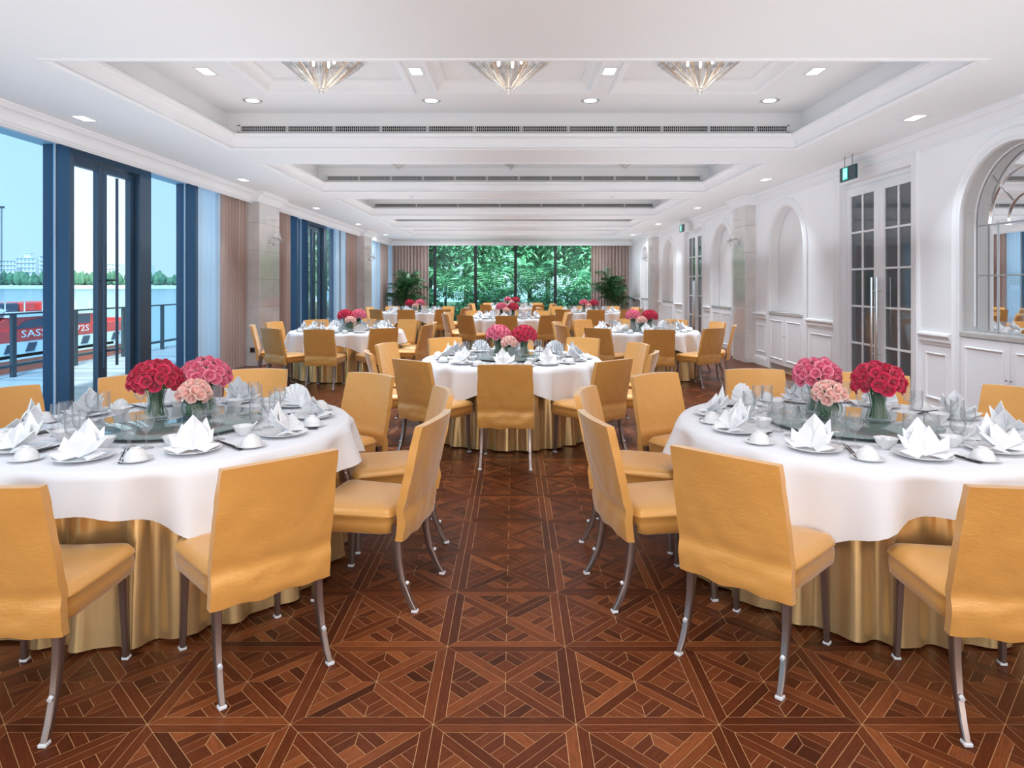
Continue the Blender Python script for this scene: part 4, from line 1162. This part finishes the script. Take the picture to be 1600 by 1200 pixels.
# small table things (one mesh each, shared)
def lathe_mesh(nm, prof, mt, n=20, ang=40): return MB().lathe(prof, n).mesh(nm, mt, smooth=ang)
plateM = lathe_mesh('plate', [(0, .001), (.062, .001), (.066, .004), (.10, .012), (.121, .0185), (.124, .0205), (.121, .0215), (.098, .016), (.066, .008), (0, .007)], M['china'], 36)
saucerM = lathe_mesh('saucer', [(0, .001), (.036, .001), (.04, .003), (.068, .011), (.071, .013), (.068, .0135), (.04, .007), (0, .006)], M['china'], 28)
cupM = lathe_mesh('teacup', [(.047, 0), (.049, .003), (.046, .018), (.036, .038), (.022, .047), (.021, .053), (.017, .053), (.016, .047), (0, .046)], M['china'], 24)
bowlM = lathe_mesh('bowl', [(0, .001), (.022, .001), (.024, .008), (.040, .024), (.052, .048), (.0535, .05), (.050, .049), (.037, .026), (.018, .012), (0, .011)], M['china'], 24)
wineM = lathe_mesh('wine_glass', [(0, .001), (.033, .001), (.034, .003), (.012, .007), (.0045, .014), (.004, .07), (.010, .078), (.028, .098), (.0345, .125), (.031, .165), (.0302, .165), (.0335, .125), (.027, .1), (.009, .081), (0, .079)], M['goblet'], 20, 50)
waterM = lathe_mesh('water_glass', [(0, .001), (.031, .001), (.032, .004), (.016, .008), (.009, .018), (.008, .03), (.016, .042), (.031, .062), (.0345, .09), (.032, .16), (.0312, .16), (.0335, .09), (.030, .064), (.015, .045), (0, .042)], M['goblet'], 20, 50)
sp = MB(); sp.lathe([(0, .004), (.010, .006), (.016, .011), (.017, .013), (.012, .011), (0, .008)], 12)
sp.tube([(.014, 0, .011), (.04, 0, .026), (.075, 0, .062)], [.006, .005, .0055], 6, flat=1.4)
spoonM = sp.mesh('china_spoon', M['china'], smooth=50)
st = MB().tube([(0, -.12, .0), (0, .12, .0)], [.0045, .0027], 6); stickM = st.mesh('chopstick', M['black'], smooth=60)
restM = MB().prism([(-.02, 0), (.02, 0), (.02, .008), (.008, .005), (-.008, .005), (-.02, .008)], lambda p: (p[0], -.006, p[1]), lambda p: (p[0], .006, p[1])).mesh('chopstick_rest', M['silver'])
def napkin_star(seed):
    """starched napkin: a crown of pointed folds fanning up from the plate, with two flaps lying out"""
    rg = random.Random(seed); mb = MB()
    def spike(a, lean, ln, wd, z0, base):
        """a: direction in plan, lean: elevation"""
        d = Vector((cos(a)*cos(lean), sin(a)*cos(lean), sin(lean))); s = Vector((-sin(a), cos(a), 0)); n = d.cross(s)
        b = Vector(base); tip = b+d*ln; m = b+d*ln*.58
        l = m+s*wd-n*.016; r = m-s*wd-n*.016; c = m+n*.010; th = n*-.004
        v = [b, l, tip, r, c]; v2 = [p+th for p in v]
        mb.add([tuple(p) for p in v+v2], [(0, 4, 1), (1, 4, 2), (2, 4, 3), (3, 4, 0), (5, 6, 9), (6, 7, 9), (7, 8, 9), (8, 5, 9), (0, 1, 6, 5), (1, 2, 7, 6), (2, 3, 8, 7), (3, 0, 5, 8)])
    j = lambda q: rg.uniform(-q, q)
    for a, e, l, w in ((22, 34, .135, .046), (68, 58, .125, .048), (116, 60, .130, .048), (160, 32, .135, .046)): spike(radians(a+j(9)), radians(e+j(6)), l+j(.010), w, .02, (0, -.040, .012))
    for a, e, l, w in ((45, 62, .140, .050), (92, 80, .150, .054), (138, 60, .138, .050)): spike(radians(a+j(9)), radians(e+j(7)), l+j(.012), w, .02, (0, .0, .012))
    for a in (-14, 196): spike(radians(a+j(8)), radians(8), .125, .050, .02, (0, -.02, .018))
    return mb.mesh('napkin_star', M['napkin'])
def napkin_fan(seed):
    """pleated fan standing on the plate"""
    rg = random.Random(seed); mb = MB(); N = 18; top = []; bot = []; mid = []
    for i in range(N+1):
        a = radians(4+172*i/N); z = .0055*(1 if i % 2 else -1); r = .115*(1+.05*(i % 2))*(1-.05*abs(cos(a)))
        top.append((r*cos(a), z-.02*sin(a), .016+r*sin(a))); mid.append((.45*r*cos(a), z*.5, .016+.45*r*sin(a))); bot.append((.012*cos(a), z*.15, .014))
    vs = top+mid+bot; fs = []
    for i in range(N): fs += [(i, i+1, N+2+i, N+1+i), (N+1+i, N+2+i, 2*N+3+i, 2*N+2+i)]
    n = len(vs); vs2 = [(x, y+.004, z) for x, y, z in vs]; fs += [tuple(n+k for k in reversed(f)) for f in fs]
    fs += [(i, n+i, n+i+1, i+1) for i in range(N)]
    mb.add(vs+vs2, fs)
    mb.merge(MB().box(-.06, .06, -.035, .05, .010, .018, .003))
    return mb.mesh('napkin_fan', M['napkin'])
napM = [napkin_star(1), napkin_star(2), napkin_star(3)]; fanM = napkin_fan(4)

# ---------------------------------------------------------------- roses
def rose_mesh(R, seed, name, m_, petals=(5, 6)):
    rg = random.Random(seed); mb = MB(); mb.t = []
    q = MB().lathe([(0, -R*.25), (R*.35, -R*.1), (R*.42, R*.25), (R*.28, R*.62), (R*.1, R*.72), (0, R*.6)], 7); mb.add(q.v, q.f, .12)
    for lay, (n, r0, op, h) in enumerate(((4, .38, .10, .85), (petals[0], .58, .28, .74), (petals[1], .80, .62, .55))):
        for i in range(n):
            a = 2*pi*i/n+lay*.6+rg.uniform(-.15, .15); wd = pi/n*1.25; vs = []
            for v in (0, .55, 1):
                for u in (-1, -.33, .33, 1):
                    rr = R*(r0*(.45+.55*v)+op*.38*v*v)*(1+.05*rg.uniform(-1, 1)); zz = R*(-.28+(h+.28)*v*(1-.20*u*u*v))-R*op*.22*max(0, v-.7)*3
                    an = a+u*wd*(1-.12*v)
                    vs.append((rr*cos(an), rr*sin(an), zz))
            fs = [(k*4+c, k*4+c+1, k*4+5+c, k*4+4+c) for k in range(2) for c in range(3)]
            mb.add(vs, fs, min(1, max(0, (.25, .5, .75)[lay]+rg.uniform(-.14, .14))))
    return mb
def dome(n, R, flat, seed):
    """rose positions over a dome: unit directions by golden angle, upper 62 percent of the sphere"""
    P = []
    for i in range(n):
        z = 1-(i+.5)/n*1.30; a = i*2.39996; r = sqrt(max(0, 1-z*z)); P.append(Vector((r*cos(a), r*sin(a), z)))
    return [(Vector((p.x*R, p.y*R, p.z*R*flat)), p) for p in P]
vaseF = lathe_mesh('flared_vase', [(0, .002), (.058, .002), (.064, .010), (.060, .030), (.042, .075), (.039, .095), (.045, .13), (.056, .155), (.0545, .155), (.043, .13), (.0365, .095), (.040, .075), (.056, .032), (.055, .016), (0, .012)], M['vaseglass'], 28, 60)
vaseB = lathe_mesh('bowl_vase', [(0, .002), (.04, .002), (.058, .018), (.071, .05), (.068, .082), (.052, .108), (.0505, .108), (.0665, .08), (.069, .05), (.056, .022), (0, .010)], M['vaseglass'], 28, 60)
def stems(kind, seed):
    rg = random.Random(seed); mb = MB()
    n = 26
    for i in range(n):
        a = 2.4*i; r = sqrt((i+.5)/n)
        if kind == 'f': mb.tube([(r*.048*cos(a+.5), r*.048*sin(a+.5), .014), (r*.030*cos(a+.2), r*.030*sin(a+.2), .085), (r*.042*cos(a), r*.042*sin(a), .165)], .0034, 5)
        else: mb.tube([(r*.05*cos(a+.8), r*.05*sin(a+.8), .016), (r*.05*cos(a+.3), r*.05*sin(a+.3), .06), (r*.04*cos(a), r*.04*sin(a), .12)], .0038, 5)
    for i in range(14):                            # leaves in the water
        a = rg.uniform(0, 6); r = .025 if kind == 'f' else .045; z = rg.uniform(.05, .14 if kind == 'f' else .10); s = .02
        mb.add([(r*cos(a), r*sin(a), z), (r*cos(a)+s*.6, r*sin(a), z+s), (r*cos(a+.4), r*sin(a+.4), z+1.8*s), (r*cos(a)-s*.3, r*sin(a)+s*.5, z+s)], [(0, 1, 2, 3)])
    return mb.mesh('flower_stems_'+kind, M['stem'], smooth=60)
stF, stB = stems('f', 1), stems('b', 2)
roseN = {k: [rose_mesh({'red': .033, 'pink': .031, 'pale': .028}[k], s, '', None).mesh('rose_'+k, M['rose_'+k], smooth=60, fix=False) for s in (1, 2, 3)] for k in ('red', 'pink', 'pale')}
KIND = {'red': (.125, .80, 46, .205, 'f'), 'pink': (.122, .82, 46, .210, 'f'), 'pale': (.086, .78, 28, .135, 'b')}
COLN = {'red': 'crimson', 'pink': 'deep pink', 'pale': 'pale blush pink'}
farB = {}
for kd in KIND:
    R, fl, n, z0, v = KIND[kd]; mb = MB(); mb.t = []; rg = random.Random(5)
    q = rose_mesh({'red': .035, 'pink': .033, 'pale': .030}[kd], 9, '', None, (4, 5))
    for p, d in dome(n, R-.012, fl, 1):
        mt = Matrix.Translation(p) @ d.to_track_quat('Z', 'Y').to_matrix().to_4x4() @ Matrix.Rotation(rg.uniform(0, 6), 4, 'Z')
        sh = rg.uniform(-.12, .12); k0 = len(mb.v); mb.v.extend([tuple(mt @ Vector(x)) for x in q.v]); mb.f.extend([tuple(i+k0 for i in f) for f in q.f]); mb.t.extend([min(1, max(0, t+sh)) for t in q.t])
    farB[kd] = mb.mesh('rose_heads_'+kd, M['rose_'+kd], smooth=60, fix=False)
def bouquet(kd, x, y, z, tn, detail):
    R, fl, n, z0, v = KIND[kd]
    vz = tag(place('glass_vase', vaseF if v == 'f' else vaseB, None, (x, y, z)), '%s glass vase holding the %s roses on the %s' % ('flared clear' if v == 'f' else 'round clear', COLN[kd], tn), 'vase', 'glass vases')
    b = thing('rose_bouquet', 'dome of %s roses in a glass vase on the %s' % (COLN[kd], tn), 'flowers', (x, y, z+.001), random.uniform(0, 6), 'rose bouquets')
    place('flower_stems', stF if v == 'f' else stB, b)
    if not detail:
        o = place('rose_heads', farB[kd], b, (0, 0, z0)); o['kind'] = 'stuff'; return
    rg = random.Random(int(x*100)+len(kd))
    MB().lathe([(0, -R*.35), (R*.7, -R*.3), (R*.8, 0), (R*.6, R*.45), (0, R*.6)], 12).build('leaf_core', M['stem'], b, smooth=60).location = (0, 0, z0)
    for p, d in dome(n, R-.010, fl, 1):
        d = (d+Vector((rg.uniform(-.3, .3), rg.uniform(-.3, .3), rg.uniform(-.2, .2)))).normalized(); p = p*rg.uniform(.93, 1.07)
        o = place('rose', rg.choice(roseN[kd]), b, (p.x, p.y, p.z+z0)); o.rotation_euler = (d.to_track_quat('Z', 'Y') @ Matrix.Rotation(rg.uniform(0, 6), 3, 'Z').to_quaternion()).to_euler()
        s = rg.uniform(.9, 1.18); o.scale = (s, s, s)
ARR = {'front left table': [('red', -.145, .05), ('pink', .06, .21), ('pale', .075, .04)],
       'front right table': [('red', .135, -.02), ('pink', -.10, .20), ('pale', -.115, .02)],
       'second-row left table': [('red', -.05, .10), ('pink', .16, .16), ('pale', .07, -.06)],
       'back left table': [('red', -.16, .05), ('pink', .12, .12), ('pale', .02, -.08)]}
ARR0 = [('pink', -.14, .06), ('red', .13, .0), ('pale', -.02, -.08)]

chair0 = None
def put_chair(cx, cy, deg, tn, extra=0, twist=0):
    global chair0
    a = radians(deg); d = 1.145+extra
    c = make_chair() if chair0 is None else copy_tree(chair0)
    if chair0 is None: chair0 = c
    c.location = (cx+d*cos(a), cy+d*sin(a), 0); c.rotation_euler = (0, 0, a+pi/2+radians(twist))
    c['label'] = 'gold satin chair at the %s place of the %s' % (seatname(deg), tn); c['group'] = 'gold covered dining chairs'
def item(nm, me, lab, cat, x, y, z, rz, grp):
    return tag(place(nm, me, None, (x, y, z), rz), lab, cat, grp)
EX = {}
rng = random.Random(77)
for ti, (cx, cy, tn, angs, lvl) in enumerate(TABLES):
    t = thing('round_table', 'round banquet table hidden under a white cloth and gold skirt, the '+tn, 'table', (cx, cy, 0), 0, 'round banquet tables')
    place('table_top', topM, t); place('pedestal', colM, t)
    tag(place('table_skirt', skirts[ti % 3], None, (cx, cy, 0), ti*.7), 'pleated gold satin skirt around the '+tn, 'table skirt', 'gold table skirts')
    tag(place('tablecloth', cloths[ti % 3], None, (cx, cy, 0), rng.uniform(-.08, .08)), 'white square cloth draped over the '+tn, 'tablecloth', 'white tablecloths')
    z = thing('turntable', 'round green-tinted glass turntable in the middle of the '+tn, 'turntable', (cx, cy, TH), 0, 'glass turntables')
    place('glass_disc', discM, z); place('base', ringM, z)
    for kd, dx, dy in ARR.get(tn, ARR0): bouquet(kd, cx+dx, cy+dy, SUS, tn, ti < 2)
    for k, deg in enumerate(angs):
        put_chair(cx, cy, deg+(0 if ti < 2 else rng.uniform(-2, 2)), tn, EX.get((ti, k), (0, 0))[0]+rng.uniform(-.015, .02), EX.get((ti, k), (0, 0))[1]+rng.uniform(-2, 2))
        nom = -90+36*k if angs[1] > angs[0] else -90-36*k
        nom += 3*(1 if ti < 2 else 0)
        sn = seatname(deg); a0 = radians(nom); er = Vector((cos(a0), sin(a0), 0)); et = Vector((-sin(a0), cos(a0), 0))
        def at(r, tt): p = er*r+et*tt; return cx+p.x, cy+p.y
        rz = a0+pi/2
        pl = 'at the %s place of the %s' % (sn, tn)
        jit = lambda q: rng.uniform(-q, q)
        px, py = at(.70+jit(.02), -.075+jit(.015))
        item('dinner_plate', plateM, 'white plate under a folded napkin '+pl, 'plate', px, py, TH, rz, 'dinner plates')
        fan = lvl < 2 and k % 3 == 1 or k in (4, 5, 6) and k % 2 == 0
        item('napkin', fanM if fan else napM[k % 3], ('white pleated fan napkin ' if fan else 'white pointed-fold napkin ')+pl, 'napkin', px, py, TH+.008, rz+jit(.35), 'folded napkins')
        sx, sy = at(.755+jit(.02), .155+jit(.01))
        item('saucer', saucerM, 'small white saucer under a teacup '+pl, 'saucer', sx, sy, TH, 0, 'saucers')
        item('teacup', cupM, 'white upturned teacup on its saucer '+pl, 'cup', sx, sy, TH+.0075, 0, 'teacups')
        gx, gy = at(.515+jit(.02), -.005+jit(.01)); item('water_glass', waterM, 'clear short-stemmed water glass '+pl, 'glass', gx, gy, TH, 0, 'water glasses')
        gx, gy = at(.525+jit(.02), .082+jit(.01)); item('wine_glass', wineM, 'clear tall-stemmed wine glass '+pl, 'glass', gx, gy, TH, 0, 'wine glasses')
        if lvl == 2:
            bx, by = at(.515+jit(.01), -.125+jit(.008)); item('rice_bowl', bowlM, 'small white bowl with a spoon '+pl, 'bowl', bx, by, TH, 0, 'rice bowls')
            item('china_spoon', spoonM, 'white china spoon standing in the bowl '+pl, 'spoon', bx, by, TH+.010, a0+jit(.8), 'china spoons')
            hx, hy = at(.69, .072); rr = rz+.30+jit(.12)
            for w_, nm2 in ((-.006, 'left'), (.006, 'right')):
                o = item('chopstick', stickM, 'black %s chopstick %s' % (nm2, pl), 'chopstick', hx+w_*cos(rr), hy+w_*sin(rr), TH+.0105, rr, 'chopsticks'); o.rotation_euler = (radians(1.0), 0, rr)
            ux, uy = hx-.075*sin(rr)*1, hy+.075*cos(rr); item('chopstick_rest', restM, 'small silver chopstick rest '+pl, 'chopstick rest', ux, uy, TH+.0005, rr, 'chopstick rests')
